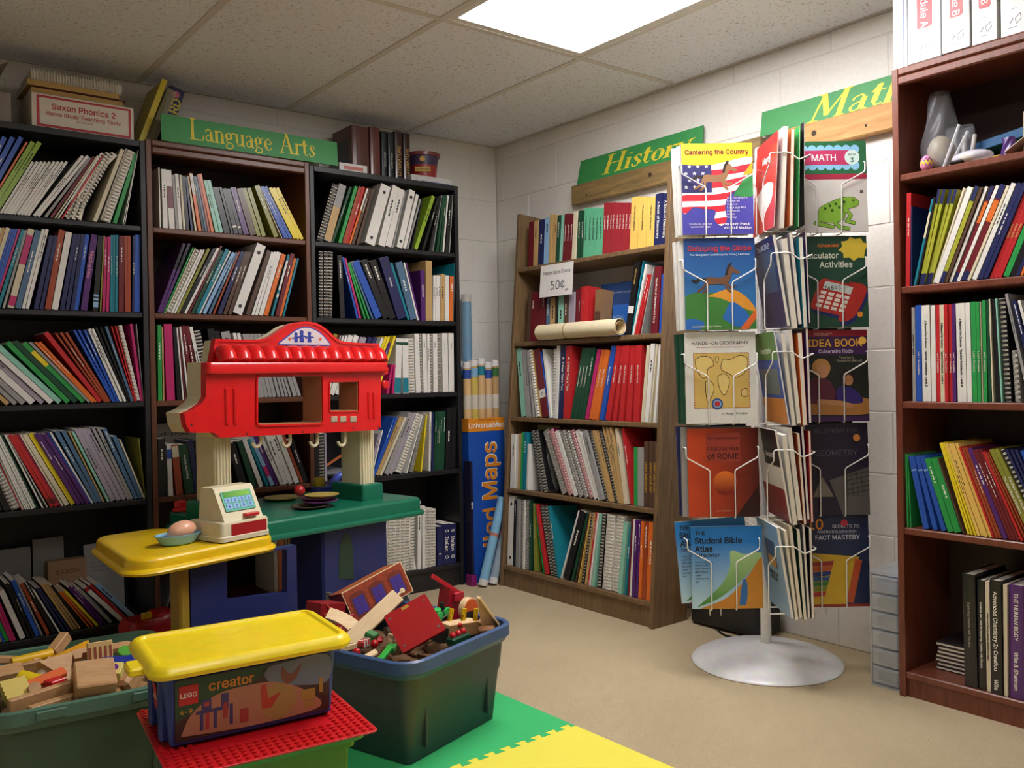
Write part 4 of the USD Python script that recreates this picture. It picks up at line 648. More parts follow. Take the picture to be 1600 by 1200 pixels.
def art_fact(b, w, h):
    words(b, '10', .030, w*.25, h*.90, 'e0902a', True, w*.24, 5, 'title_lettering'); words(b, 'SECRETS TO', .010, w*.68, h*.875, 'c8ccd8', False, w*.46, 5, 'title_lettering'); words(b, 'Addition/Subtraction', .009, w*.55, h*.82, 'c8ccd8', False, w*.8, 5, 'title_lettering'); words(b, 'FACT MASTERY', .013, w*.56, h*.755, 'c8ccd8', True, w*.8, 5, 'title_lettering')
    flat(b, 'star_badge', Point(w*.66, h*.91).buffer(w*.05), 'b83048', 6); flat(b, 'yellow_panel', Polygon([(0, h*.02), (0, h*.6), (w*.86, h*.54), (w*.66, h*.02)]), 'c8a42c', 1)
    for k, c in enumerate(('9a3030', 'b8562c', '2a3a7a', '2a5a8a', '3a7a3a', '7a8a2c', 'b02c34')): flat(b, 'colour_bar', Polygon([(w*.04, h*(.48-.055*k)), (w*(.5-.02*k), h*(.5-.055*k)), (w*(.48-.02*k), h*(.45-.055*k)), (w*.04, h*(.43-.055*k))]), c, 2)
    flat(b, 'red_panel', Polygon([(w*.66, h*.05), (w*.8, h*.52), (w*.9, h*.5), (w*.76, h*.04)]), 'b8502a', 2); flat(b, 'bottom_strip', R_(0, 0, w, h*.03), '8a2c24', 3)
PKW = dict(w=.216, h=.279)
def in_pocket(kind, ti, k, w=.216, h=.279, tilt=2.5, dx=0., slant=0., sit=0.):
    """Place of a book in a pocket: k metres behind the pocket's front wires."""
    return RM@pocket_frame(kind)@T(-w/2+dx, -PD+.004+k, TIER[ti]-.0005+sit)@Rx(-tilt)@Ry(slant)
G1, G2, G3 = 'covers in the left pockets of the spinner rack', 'covers in the right pockets of the spinner rack', 'books in the middle pockets of the spinner rack'
skyb = grad('gallop_blue', '2f6aa0', '1c3f7e', 'z', .1, .28); romer = grad('rome_red', 'c2451f', '4a120f', 'x', 0, .216); bibl = grad('atlas_blue', 'a8c8d6', '1f78c4', 'z', .02, .2); cant = plain('4a47a0', .3)
for ti, (lab, c, art, nback, dx) in enumerate((('yellow and purple workbook with cartoon horse and striped map, top left rack pocket', cant, art_canter, 'WW', 0), ('blue workbook with a galloping horse, second left rack pocket', skyb, art_gallop, 'WW', .004), ('white workbook with antique world map, third left rack pocket', plain('dedbd2', .4), art_hands, 'FF', .002), ('deep red book with glowing orange orb, fourth left rack pocket', romer, art_rome, 'GN', .006), ('front blue atlas with green sail shape, bottom left rack pocket', bibl, art_bible, 'B', .012))):
    t = .009; face_book('workbook', lab, 'book', in_pocket('A', ti, .001, dx=dx, h=.279 if ti < 3 else .27 if ti == 3 else .25), .216, .279 if ti < 3 else .27 if ti == 3 else .25, t, c, art, G1)
    for q, cb in enumerate(nback):
        k = .001+t+.006+q*.024
        if ti == 4: face_book('workbook', 'second blue atlas tucked behind the front one, bottom left rack pocket', 'book', in_pocket('A', 4, k+.006, dx=-.016, h=.25, slant=-4, sit=.012), .216, .25, .009, bibl, art_bible, G1)
        else: face_book('workbook', f"{['first', 'second'][q]} {PAL[cb][0]} book behind the front cover, {['top', 'second', 'third', 'fourth'][ti]} left rack pocket", 'book', in_pocket('A', ti, k, dx=-.010-.004*q, slant=-1.5*q, h=.275), .216, .275, .018, cb, None, G1)
for ti, (lab, c, art) in enumerate((('math workbook with a green frog, top right rack pocket', plain('d6d2cc', .4), art_math), ('green book with a red calculator, second right rack pocket', plain('244a3a', .35), art_calc), ('purple book with two people at a table, third right rack pocket', plain('3f2450', .35), art_idea), ('dark violet book with building plan corner, fourth right rack pocket', plain('241f33', .35), art_geom), ('navy book with colour bars and orange number ten, bottom right rack pocket', plain('1f2c4e', .35), art_fact))):
    face_book('workbook', lab, 'book', in_pocket('B', ti, .001, dx=.012-.002*ti), .216, .279, .008, c, art, G2)
    if ti in (2, 3, 4): face_book('workbook', f"dark book behind the front cover, {['', '', 'third', 'fourth', 'bottom'][ti]} right rack pocket", 'book', in_pocket('B', ti, .026, dx=-.03), .216, .288, .012, 'K', None, G2)
def art_m(kind):
    def f(b, w, h):
        if kind == 0:
            flat(b, 'map_picture', blobp([(w*.1, h*.42), (w*.3, h*.48), (w*.6, h*.52), (w*.9, h*.46), (w*.85, h*.3), (w*.6, h*.2), (w*.5, h*.1), (w*.3, h*.24)]), 'e4dcd8', 2); words(b, 'Maps', .02, w*.5, h*.78, 'e8d8d8', True, w*.6, 4)
        elif kind == 1:
            flat(b, 'photo_panel', R_(w*.08, h*.4, w*.9, h*.86), '3d5272', 2); words(b, 'The WORLD', .016, w*.5, h*.91, 'a8b8cc', True, w*.7, 4)
        elif kind == 2:
            flat(b, 'title_panel', R_(0, h*.7, w, h), '5a8a3a', 2); words(b, 'Geography', .016, w*.5, h*.8, 'd8e0c8', True, w*.8, 4); flat(b, 'orange_panel', R_(0, 0, w, h*.28), 'd88a3a', 2); flat(b, 'photo_panel', R_(w*.1, h*.32, w*.9, h*.6), '6a7a7c', 2)
        elif kind == 3:
            flat(b, 'title_panel', R_(w*.3, h*.6, w, h), '1c1a1c', 2); words(b, 'Geography', .014, w*.6, h*.72, 'c8c4bc', True, w*.6, 4); flat(b, 'photo_panel', R_(0, 0, w, h*.36), '8a2c30', 2)
        else:
            flat(b, 'photo_panel', R_(w*.3, h*.5, w*.75, h*.8), '3c5c8c', 2); flat(b, 'sand_picture', R_(w*.36, h*.5, w*.7, h*.62), 'c8924c', 3); words(b, 'AMERICAN', .012, w*.5, h*.42, '3a3a3a', True, w*.7, 4); words(b, 'HISTORY', .012, w*.5, h*.36, '3a3a3a', True, w*.7, 4)
    return f
ML = [[('R', .004, 0, 'red booklet with a white map'), ('W', .012, None, 'thick white booklet'), ('O', .010, None, 'orange folder'), ('E', .003, None, 'green edged folder'), ('K', .003, None, 'black edged folder')],
      [('N', .010, 1, 'navy book'), ('W', .016, None, 'white book'), ('Q', .010, None, 'grey book'), ('T', .012, None, 'teal book'), ('P', .005, None, 'purple booklet')],
      [('B', .006, 2, 'blue and green geography book'), ('W', .011, None, 'first white book'), ('W', .011, None, 'second white book'), ('O', .013, None, 'orange edged book'), ('P', .008, None, 'purple spined book')],
      [('W', .006, 3, 'white book with dark title block'), ('W', .013, None, 'first thick white book'), ('W', .013, None, 'second thick white book'), ('U', .008, None, 'orange edged book'), ('N', .008, None, 'navy spined book'), ('R', .007, None, 'red spined booklet')],
      [('L', .009, 4, 'pale blue history book with desert picture'), ('C', .009, None, 'first cream book'), ('C', .009, None, 'second cream book'), ('F', .010, None, 'dark green book'), ('G', .007, None, 'grey book'), ('K', .009, None, 'black spined book')]]
for ti, L in enumerate(ML):
    N = len(L); tot = sum(x[1] for x in L); k = .004 if ti == 0 else .040; gap = (.112-k-tot)/max(N-1, 1)*.8; d0 = ['top', 'second', 'third', 'fourth', 'bottom'][ti]
    for q, (c, t, art, lab) in enumerate(L):
        h = [.279, .268, .275, .272, .27][ti]+(.02 if (ti == 0 and q in (1, 3, 4)) else 0)-(.006*(q % 2))
        face_book('softcover_book', f'{lab}, {d0} middle rack pocket seen edge-on', 'book', in_pocket('M', ti, k, h=h, dx=0, tilt=(3.5-q*.7) if ti == 0 else -(8.5-7.5*q/(N-1)), slant=[0, 1.5, -1, 1, -1.5][q % 5]*(1.4 if ti % 2 else .7)), .216, h, t, c, art_m(art) if art is not None else None, G3)
        k += t+gap

# ------------------------------------------------------------------ toy kitchen
ka = math.radians(10.5); KE = np.array((math.cos(ka), math.sin(ka), 0)); KN = np.array((-KE[1], KE[0], 0)); KO = np.array((-1.603, -.926, 0))
KM = np.eye(4); KM[:3, 0], KM[:3, 1], KM[:3, 2], KM[:3, 3] = KE, KN, (0, 0, 1), KO
def kv(v, x, y): return np.array(Frame(KO+KN*v, KE, (0, 0, 1)).uv((x, y)))     # (along, up) on the upright plane v behind the counter's front
def kz(z, x, y): p = atZ(z, x, y)-KO; return float(p@KE), float(p@KN)
def plast(c, r=.32): return plain(c, r, .5, coat=.15)
redp, greenp, yelp, bluep, creamp = plast('e01c1e', .26), plast('0d6e52', .34), plast('f2c70c', .34), plast('232c66', .45), plain('e6dcb8', .45)
kit = thing('play_kitchen', 'plastic toy kitchen with red awning hood, cream posts, green counter and yellow side table', 'toy kitchen', KM)
def facing(g, v, d): return mv(ext(g, d), T(0, v+d, 0), FRONT)     # shape in (along, up) -> slab from v to v+d
CP = [(.004, .437), (-.012, .439), (-.015, .446), (-.012, .453), (0, .456), (0, .489), (.004, .498), (.013, .502)]
part(kit, 'counter', rslab(.70, .50, .03, CP, 6, .28, .25), greenp, 50); part(kit, 'counter_end', rslab(.12, .38, .03, [(i_+.0007, z-.0006) for i_, z in CP], 6, -.045, .309), greenp, 50)
def pslab(corners, r, prof):
    """Convex slab with rounded corners; corners are the arc centres, counter-clockwise."""
    C = np.array(corners, float); n = len(C); rings = []
    for i_, z in prof:
        pts = []
        for k in range(n):
            p, a, b = C[k], C[k-1], C[(k+1) % n]; e0, e1 = p-a, b-p
            a0, a1 = math.atan2(-e0[0], e0[1]), math.atan2(-e1[0], e1[1])
            while a1 < a0: a1 += 2*math.pi
            for t in np.linspace(a0, a1, 7): pts.append((p[0]+(r-i_)*math.cos(t), p[1]+(r-i_)*math.sin(t), z))
        rings.append(np.array(pts))
    return loft(rings)
part(kit, 'side_table', pslab([(-.462, -.088), (-.132, -.058), (-.275, .248), (-.384, .25)], .062, [(.006, .432), (-.010, .434), (-.014, .441), (-.010, .448), (0, .451), (0, .469), (.005, .477), (.014, .480)]), yelp, 50)
uR0, _ = kv(.12, 565, 756); uR1, _ = kv(.12, 586, 756); uL0, _ = kv(.12, 337, 756); uL1, _ = kv(.12, 363, 756)
for u0, u1 in ((uL0, uL1), (uR0, uR1)):
    part(kit, 'post', bev(u0, u1, .12, .24, .50, .80, .006), creamp)
    for k in range(5): x = u0+.008+(u1-u0-.016)*k/4; part(kit, 'post_flute', mv(cyl(.0035, .22, 8), T(x, .1195, .555)), creamp, 40)
    part(kit, 'post_socket', rslab(u1-u0+.036, .19, .012, [(0, .5), (0, .553), (.005, .56)], 4, (u0+u1)/2, .185), greenp, 40)
hv = .065
hp = lambda *q: [tuple(kv(hv, *x)) for x in q]
front = Polygon(hp((322, 566), (607, 574), (606, 584), (595, 588), (595, 668), (588, 672), (345, 684), (335, 676), (298, 676), (291, 664), (288, 646), (302, 640), (316, 630), (322, 620))).buffer(.004).buffer(-.004)
w1 = Polygon(hp((402, 588), (503, 587), (504, 661), (402, 664))).buffer(-.012).buffer(.012); w2 = Polygon(hp((515, 597), (560, 596), (560, 642), (515, 643))).buffer(-.004).buffer(.004)
hole = w1.union(w2)
part(kit, 'hood_front', facing(front.difference(hole), hv, .03), redp)
part(kit, 'hood_shell', facing(front.buffer(.001).difference(hole), hv+.03, .08), creamp)
for w_ in (w1, w2): part(kit, 'jamb_light_tint', facing(w_.difference(w_.buffer(-.0022)), hv+.004, .104), plain('b47a50', .5))  # thin lining, its tan painted for light reddened by the hood plastic
rim = lambda g, a: g.buffer(a).difference(g)
part(kit, 'window_rim', facing(rim(w1, .006), hv-.005, .006), redp); part(kit, 'window_rim', facing(rim(w2, .004), hv-.004, .005), redp)
a, b = kv(hv-.02, 323, 571), kv(hv-.02, 607, 579)
part(kit, 'awning_lip', mv(rslab(.036, b[0]-a[0], .016, [(.006, 0), (.001, .003), (0, .008), (0, .03), (.004, .036)], 5), T(a[0]/2+b[0]/2, hv-.006, (a[1]+b[1])/2-.017), Rz(90)), redp, 50)
z0, z1 = kv(hv, 340, 563)[1]-.008, kv(hv+.06, 340, 547)[1]
nb = 13; ua, ub = kv(hv+.02, 341, 550)[0], kv(hv+.02, 598, 556)[0]; pw = (ub-ua)/nb
for k in range(nb):
    x = ua+pw*(k+.5); pts = smooth_curve([(x, hv-.002, z0), (x, hv+.012, z0+.028), (x, hv+.035, z1-.006), (x, hv+.068, z1+.002)], 4)
    k_ = len(pts); part(kit, 'awning_scallop', tube(pts, [pw*.51*min(1, .05+1.6*(1-i/(k_-1))**.5) for i in range(k_)], 12), redp, True)
bp = lambda *q: [tuple(kv(hv+.075, *x)) for x in q]
arch = Polygon(smooth_curve(bp((337, 531), (400, 532), (420, 528), (435, 519), (450, 509), (465, 505), (480, 504), (495, 507), (508, 515), (520, 526), (532, 534), (560, 537), (590, 538)), 4).tolist()+bp((597, 572), (330, 570))).buffer(0)
part(kit, 'back_board', facing(arch, hv+.075, .018), redp); part(kit, 'back_board_edge', facing(arch.buffer(.003).difference(arch.buffer(-.006)), hv+.071, .026), redp)
part(kit, 'hood_back', facing(arch.buffer(-.001), hv+.094, .05), creamp)
st = Polygon(smooth_curve(bp((437, 537), (450, 527), (462, 518), (476, 513), (490, 516), (502, 524), (514, 538)), 5).tolist()).buffer(.002)
part(kit, 'hood_sticker', facing(st.buffer(.004), hv+.0735, .0012), plain('2c3c9c', .4)); part(kit, 'hood_sticker_panel', facing(st, hv+.073, .001), plain('d8cfd0', .4))
pic = []
for x, hgt in ((462, 14), (471, 17), (483, 15)):
    c = np.array(bp((x, 535))[0]); s = hgt/1000*1.25
    pic += [affinity.translate(Polygon([(-.45*s, 0), (.45*s, 0), (.3*s, 1.3*s), (-.3*s, 1.3*s)]).union(Point(0, 1.6*s).buffer(.38*s)).union(LineString([(-.8*s, .7*s), (0, 1.1*s), (.9*s, .9*s)]).buffer(.12*s)), *c)]
part(kit, 'hood_sticker_figures', facing(unary_union(pic), hv+.0722, .0008), plain('2c3c9c', .4))
part(kit, 'hood_sticker_fruit', facing(unary_union([Point(*bp((x, 530))[0]).buffer(.0055) for x in (452, 500)]), hv+.0722, .0008), plain('d8603c', .4))
for x0, x1, y0, y1 in ((352, 356, 606, 664), (365, 369, 606, 664), (575, 578, 612, 655), (583, 586, 612, 655)):
    p, q = kv(hv, x0, y1), kv(hv, x1, y0); part(kit, 'hood_rib', bev(p[0], q[0], hv-.006, hv+.005, p[1], q[1], .003), redp)
for x in (518, 532, 548): p, q = kv(hv, x-1, 660), kv(hv, x+9, 650); part(kit, 'hood_button', bev(p[0], q[0], hv-.003, hv+.004, p[1], q[1], .002), plain('b8a48c', .5))
dark = plain('3a0c0c', .6)
for x, y in ((327, 584), (299, 664), (334, 680), (386, 678), (473, 675), (552, 669), (592, 667)): c = kv(hv, x, y); part(kit, 'screw_hole', mv(cyl(.0035, .0008, 10), T(c[0], hv-.0002, c[1]), FRONT), dark)
c = kv(hv+.05, 601, 601); part(kit, 'side_knob', mv(cyl(.016, .02, 16, .003), T(c[0], hv+.06, c[1]), FRONT), redp, 40)
for x in (402, 448, 491, 534):
    c = kv(hv+.03, x+5, 678); pts = smooth_curve([(0, 0, .02), (0, 0, -.022), (-.005, 0, -.036), (-.018, 0, -.040), (-.028, 0, -.032), (-.030, 0, -.024)], 5)+[c[0], hv+.03, c[1]]
    part(kit, 'hook', tube(pts, .0058, 8), creamp, True)
# body under the counter
bv = -.09
p0, p1 = kv(bv, 298, 920)[0], kv(bv, 464, 900)[0]
panel = sbox(p0, 0, p1, .4315); win = Polygon([tuple(kv(bv, *q)) for q in ((355, 872), (449, 858), (449, 926), (355, 938))]).buffer(-.008).buffer(.008)
part(kit, 'body_panel', facing(panel.difference(win), bv, .028), bluep)
part(kit, 'table_leg', bev(kv(bv, 281, 930)[0], p0-.001, bv, bv+.06, 0, .4315, .006), plain('a8862a', .45))
bv = .03
c0, c1 = kv(bv, 505, 900)[0], kv(bv, 607, 890)[0]
part(kit, 'cabinet', bev(c0, c1, bv, .22, 0, .436, .008), bluep)
bot = Polygon(smooth_curve([tuple(kv(bv, *q)) for q in ((529, 905), (530, 862), (535, 838), (543, 834), (550, 850), (553, 905))], 4)).buffer(0); part(kit, 'cabinet_sticker', facing(bot, bv-.001, .0012), plain('2a4030', .5))
# things standing on it
u, v = kz(.481, 356, 851); ur, vr = kz(.481, 431, 836)
RGM = KM@T(u-.004, v+.026, (.4812))@Rz(math.degrees(math.atan2(vr-v, ur-u))); rw = math.hypot(ur-u, vr-v)
reg = thing('toy_cash_register', 'cream toy cash register with number keys and red drawer on the yellow table', 'toy', RGM)
rd = .155
part(reg, 'base', rslab(rw, rd, .012, [(.003, 0), (-.003, .002), (-.003, .014), (0, .017), (0, .05), (.004, .056)], 5, rw/2, rd/2), creamp, 40)
side = Polygon([(.012, .054), (.06, .145), (.066, .150), (.115, .150), (.122, .143), (.13, .054)])
part(reg, 'console', mv(ext(side.buffer(.003).buffer(-.002), rw*.80), T(rw*.12, 0, 0), np.array([[0, 0, 1, 0], [1, 0, 0, 0], [0, 1, 0, 0], [0, 0, 0, 1.]])), creamp)
SL = T(rw*.52, .036, .0995)@Rx(62.2)   # sloping face: x along, y up the slope, z out
part(reg, 'key_panel', ext(rrect(rw*.62, .062, .003), .0008), plain('5ab89a', .4), M=SL@T(0, .010, .0035)); part(reg, 'display', ext(sbox(-rw*.27, .023, rw*.27, .039), .0006), grad('register_display', '1e7a2c', '9ad860', 'x', 0, rw, .2), M=SL@T(0, 0, .0044))
for k, dgt in enumerate('12346789'):
    x, y = (k % 4-1.5)*rw*.145, .009-.019*(k//4); part(reg, 'key', ext(rrect(rw*.12, .0155, .003), .0012), plain('8ec0f0', .35), M=SL@T(x, y+.004, .0043)); part(reg, 'key_number', text(dgt, .009, True, None, .0004), plain('2a4a8c', .4), M=SL@T(x, y+.004, .0056))
part(reg, 'drawer_button', bev(rw*.52, rw*.80, .000, .02, .064, .073, .002), plast('d01f24')); part(reg, 'drawer_front', bx(rw*.2, rw*.93, -.0012, .002, .012, .049), plain('b01c22', .4))
u, v = kz(.481, 284, 851)
solo('toy_bowl', 'pale blue oval toy bowl holding an egg on the yellow table', 'bowl', mv(lathe([(.0, 0), (.03, 0), (.036, .004), (.045, .022), (.049, .026), (.047, .027), (.042, .022), (.033, .006), (.0, .005)], 28), np.diag([1.4, .9, 1.1, 1])), plain('8cc4e0', .35), True, M=KM@T(u, v+.02, (.4812)))
solo('toy_egg', 'peach coloured toy egg lying in the pale blue bowl', 'toy egg', blob(.042, .029, .027, 3), plain('f0b494', .3), True, M=KM@T(u+.012, v+.02, .4812+.037)@Ry(-8))
def dish(r, hgt): return lathe([(0, 0), (r*.6, 0), (r*.8, hgt*.4), (r, hgt), (r*.97, hgt+.002), (r*.76, hgt*.4+.002), (r*.55, .003), (0, .003)], 32)
for lab, c, x, y, z, r in (('olive yellow toy plate, left of the plate stack on the green counter', 'c2ae58', 440, 781, .502, .066), ('brown toy plate at the bottom of the stack', '6a5a48', 484, 794, .502, .062), ('purple toy plate in the middle of the stack', '8a4a92', 500, 786, .515, .062), ('dark plum toy plate just under the top plate', '6a3a50', 497, 781, .524, .060), ('olive toy plate with lime centre on top of the stack', 'b09a4c', 503, 777, .533, .060)):
    u, v = kz(z, x, y); solo('toy_plate', lab, 'toy plate', dish(r, .009), plain(c, .35), True, M=KM@T(u, max(v, .08), z+.0005), group='toy plates on the green counter')
u, v = kz(.545, 468, 775); tm = thing('toy_tomato', 'round red toy tomato on the stacked plates', 'toy food', KM@T(u, max(v, .1), .546)); part(tm, 'fruit', blob(.019, .019, .018), plast('b01820'), True, M=T(0, 0, .018)); part(tm, 'stalk', cyl(.002, .006, 8), plain('3a5a24'), M=T(0, 0, .035))
u, v = kz(.502, 510, 773); fa = thing('toy_tap', 'blue plastic toy tap with a yellow knob behind the plates', 'toy', KM@T(u, max(v, .3), .5025))
part(fa, 'body', rslab(.12, .05, .012, [(0, 0), (0, .03), (.005, .036)], 4), plast('2c3c8c')); part(fa, 'spout', tube(smooth_curve([(.03, 0, .03), (.035, -.005, .052), (.06, -.012, .068), (.092, -.02, .064)], 5), np.linspace(.016, .012, 16), 10), plast('5a6ce0'), True); part(fa, 'knob', lathe([(0, 0), (.022, 0), (.021, .028), (.017, .034), (0, .035)], 10), plast('c8a820'), True, M=T(-.033, 0, .036))
for lab, x, y, kind in (('square red toy burner block at the left end of the green counter', 282, 799, 0), ('red toy turning knob beside the square red block', 303, 801, 1)):
    u, v = kz(.5, x, y); o = thing('toy_burner', lab, 'toy', KM@T(u, v, .5025)); part(o, 'skirt', lathe([(0, 0), (.027, 0), (.027, .005), (.02, .012), (0, .012)], 20), plast('c8181c'), 40)
    part(o, 'grip', mv(bev(-.02, .02, -.012, .012, .01, .034, .004) if kind == 0 else hull([(-.004, -.014, .01), (.004, -.014, .01), (-.004, .014, .01), (.004, .014, .01), (0, .004, .036), (0, -.002, .036)]), Rz(20)), plast('d01c20'))
# grey bin with scooped front, behind the train tub
u0, u1 = kv(-.07, 517, 890)[0], kv(-.07, 616, 880)[0]
bn = thing('stacking_bin', 'grey scooped storage bin in front of the toy kitchen cabinet', 'bin', KM@T(u0, -.21, 0))
sc = Polygon([(0, 0), (.17, 0), (.17, .25), (.12, .25), (.085, .22), (.04, .16), (0, .13)]); yz = np.array([[0, 0, 1, 0], [1, 0, 0, 0], [0, 1, 0, 0], [0, 0, 0, 1.]])
gb = plain('8c8c8c', .45)
for x in (0, u1-u0-.004): part(bn, 'side_panel', mv(ext(sc, .004), T(x, 0, 0), yz), gb)
part(bn, 'front_panel', bx(0, u1-u0, 0, .004, 0, .13), gb); part(bn, 'back_panel', bx(0, u1-u0, .166, .17, 0, .10), gb); part(bn, 'bottom_panel', bx(0, u1-u0, .004, .166, 0, .004), gb)

# ------------------------------------------------------------------ tubs
def tub(name, label, M, w, d, h, cbody, crim, taper=.035, latch=True):
    t = thing(name, label, 'storage tub', M); th = .003
    bm, rm = plain(cbody, .42), plain(crim, .38)
    part(t, 'body', rslab(w, d, .05, [(taper+th, th), (th+.004, h-.045), (.004, h-.045), (taper*.35, h*.55), (taper*.5, h*.5), (taper, .0)][::1], 7), bm, 30)
    part(t, 'rim', rslab(w, d, .05, [(.006, h-.045), (.002, h-.012), (.0, h-.002), (-.008, h+.001), (-.015, h-.003), (-.016, h-.03), (-.010, h-.034), (-.004, h-.046), (.006, h-.045)], 8, caps=(False, False)), rm, 40)
    if latch:
        for x in (-w*.22, w*.25): part(t, 'latch', bev(x-.03, x+.03, -d/2-.022, -d/2-.015, h-.026, h-.006, .002), rm)
    for k in (-.3, .3): part(t, 'rib', bev(w*k-.004, w*k+.004, -d/2+taper*.6-.004, -d/2+taper*.6+.01, .03, h-.05, .002), bm)
    return t
blue_M = T(-1.5385, -1.4705, .0125)@Rz(17.5); BH = .262
tub('toy_tub', 'dark blue open tub heaped with wooden train toys on the green mat', blue_M, .425, .55, BH, '31434a', '3f5c88', latch=False)  # one plastic: paler rim and darker, greener body stand for the light
green_M = T(-2.245, -1.258, 0)@Rz(-5); GH = .262
tub('toy_tub', 'dark green open tub of wooden building blocks at lower left', green_M, .405, .47, GH, '4a6450', '567a66')
shaded_heapm = bumpy('heap_wood', '3a2a1e', '7a5838', 12, .1, .002, .6)  # wood darkened to stand for shade in the gaps between toys
def heap(label, catg, M, w, d, z, n, mats, seed, name):
    r = random.Random(seed); ms = []
    ms.append(rslab(w, d, .04, [(.0, .05), (.0, z-.03), (.05, z)], 5))
    for i in range(n):
        s = r.uniform(.02, .05); ms.append(mv(bev(-s*r.uniform(.8, 2), s, -s*.5, s*.5, -s*.3, s*.3, .003), T(r.uniform(-w/2+.05, w/2-.05), r.uniform(-d/2+.05, d/2-.05), z+r.uniform(-.015, .004)), Rz(r.uniform(0, 180)), Rx(r.uniform(-25, 25)), Ry(r.uniform(-25, 25))))
    solo(name, label, catg, cat(ms), mats, M=M, kind='stuff')
heap('jumble of wooden train pieces filling the blue tub below the larger toys', 'wooden toys', blue_M, .35,   .47, .195, 60, shaded_heapm, 3, 'train_toy_heap')
heap('jumble of wooden blocks filling the green tub below the larger blocks', 'wooden blocks', green_M, .33, .39, .20, 70, wood('heap_block_wood', '8a6844', 'b48c60', (8, 8, 8), .55), 5, 'block_heap')
# Lego bucket on a red stud plate on a bright green tub
LG = T(-2.062, -1.808, 0)@Rz(-6)
gt_ = thing('storage_tub', 'bright green plastic tub under the red stud plate', 'storage tub', T(-2.055, -1.845, .0125)@Rz(-6))
part(gt_, 'body', rslab(.33, .29, .02, [(.02, 0), (.012, .20), (.0, .205), (.0, .22)], 5), plain('4a9a2a', .35)); part(gt_, 'lid', rslab(.355, .315, .02, [(0, .221), (-.004, .223), (-.004, .232), (.004, .237)], 5), plain('35b04a', .35))
PZ = .2505
bpm = plast('d41a22', .3)
bp_ = thing('stud_plate', 'red square building plate covered in studs under the brick bucket', 'toy building plate', T(-2.05, -1.838, PZ)@Rz(-7))
part(bp_, 'plate', rslab(.39, .375, .014, [(.001, 0), (0, .001), (0, .003), (.001, .0038)], 5), bpm)
ns = 24; ps = .016; studs = cat([T_ for T_ in [mv(cyl(.0047, .0042, 10), T((i-ns/2+.5)*ps, (j-23/2+.5)*ps, .0036)) for i in range(ns) for j in range(23) if not (abs(i-ns/2+.5) < 8.5 and abs(j-10) < 5.5)]])
part(bp_, 'studs', studs, bpm, 40, kind='stuff')
lb = thing('brick_bucket', 'blue plastic toy brick bucket with yellow lid on the red stud plate', 'toy bucket', LG@T(0, 0, PZ+.0082))
lw, ld, lh = .345, .215, .150
part(lb, 'body', rslab(lw, ld, .022, [(.022, 0), (.016, .004), (.010, lh*.5), (.004, lh-.01), (.002, lh)], 6), plain('1f3f94', .4), 40)
for y in (-.05, .05): part(lb, 'end_rib', bev(-lw/2+.003, -lw/2+.02, y-.014, y+.014, .004, lh-.012, .004), plain('1f3f94', .4))
part(lb, 'lid', rslab(.388, .258, .035, [(.012, lh-.012), (-.001, lh-.010), (-.004, lh-.002), (-.001, lh+.006), (.006, lh+.013), (.012, lh+.015), (.018, lh+.0145), (.022, lh+.010), (.03, lh+.009)], 8), plast('ffe214', .38), 40)
part(lb, 'lid_tab', rslab(.034, .06, .008, [(.003, lh-.014), (0, lh-.011), (0, lh-.002), (.004, lh+.002)], 4, -.205, -.03), plast('ffe214', .38), 40)
LFM = T(0, -ld/2+.0075, lh*.47)@Rx(4.1)@FRONT      # front label frame: x along, y up, z out
def lab(name, g, c, z, rough=.4): part(lb, name, ext(g, .0005), plain(c, rough), M=LFM@T(0, 0, z))
lab('label', rrect(.30, .118, .004), '3a2a24', .0004); lab('label_green', Polygon([(-.149, .057), (.03, .057), (.012, .036), (-.02, .026), (-.06, .012), (-.149, -.02)]), '1f4a2a', .0010); lab('label_sky', blobp([(.01, .05), (.06, .056), (.145, .056), (.146, .0), (.08, .005), (.03, .02)]), '6a7a8a', .0010)
lab('label_picture', blobp([(-.14, -.05), (-.12, -.01), (-.08, .016), (-.03, .024), (.04, .02), (.10, -.01), (.13, -.05), (.0, -.058)]), 'b07a5c', .0014); lab('label_yellow_picture', Point(.045, -.02).buffer(.036), 'a8844a', .0018); lab('label_red_picture', Polygon([(.01, .018), (.02, .02), (.024, -.01), (.05, -.002), (.03, -.03), (.012, -.028)]), 'b8402c', .0022)
lab('label_red_square', sbox(-.143, .010, -.108, .047), 'c42020', .0022); part(lb, 'label_lettering', text('LEGO', .010, True, .03, .0005), plain('e8e2d8'), M=LFM@T(-.1255, .0285, .0028)); part(lb, 'label_lettering', text('creator', .0185, True, .105, .0005), plain('d8902a'), M=LFM@T(-.046, .038, .0018)); part(lb, 'label_lettering', text('4-9', .009, True, None, .0005), plain('c89a30'), M=LFM@T(-.130, -.003, .0022))
lab('label_tower', unary_union([sbox(-.105, -.045, -.099, -.012), sbox(-.08, -.045, -.074, -.012), sbox(-.112, -.013, -.052, -.007), sbox(-.102, -.007, -.084, .013), sbox(-.066, -.01, -.052, .018), sbox(-.05, -.045, -.044, -.005)]), '3c3a6a', .0020); [lab('label_red_tower', g, 'a83a34', .0024) for g in (sbox(-.098, .0, -.088, .008), sbox(-.095, -.044, -.088, -.014), sbox(-.062, -.03, -.054, .0), sbox(-.03, -.046, -.014, -.02))]
lab('label_creature', unary_union([blobp([(.052, .05), (.07, .03), (.09, .046), (.08, .02), (.06, .012), (.05, .03)])]), '7a4a3a', .0018); lab('label_brick_picture', unary_union([sbox(.092, -.03, .12, -.008), sbox(.098, -.045, .118, -.034), sbox(.128, -.02, .136, .01)]), 'a8823a', .0020)
LEM = T(-lw/2+.0075, .0, lh*.5)@Rz(-90)@Rx(4)@FRONT
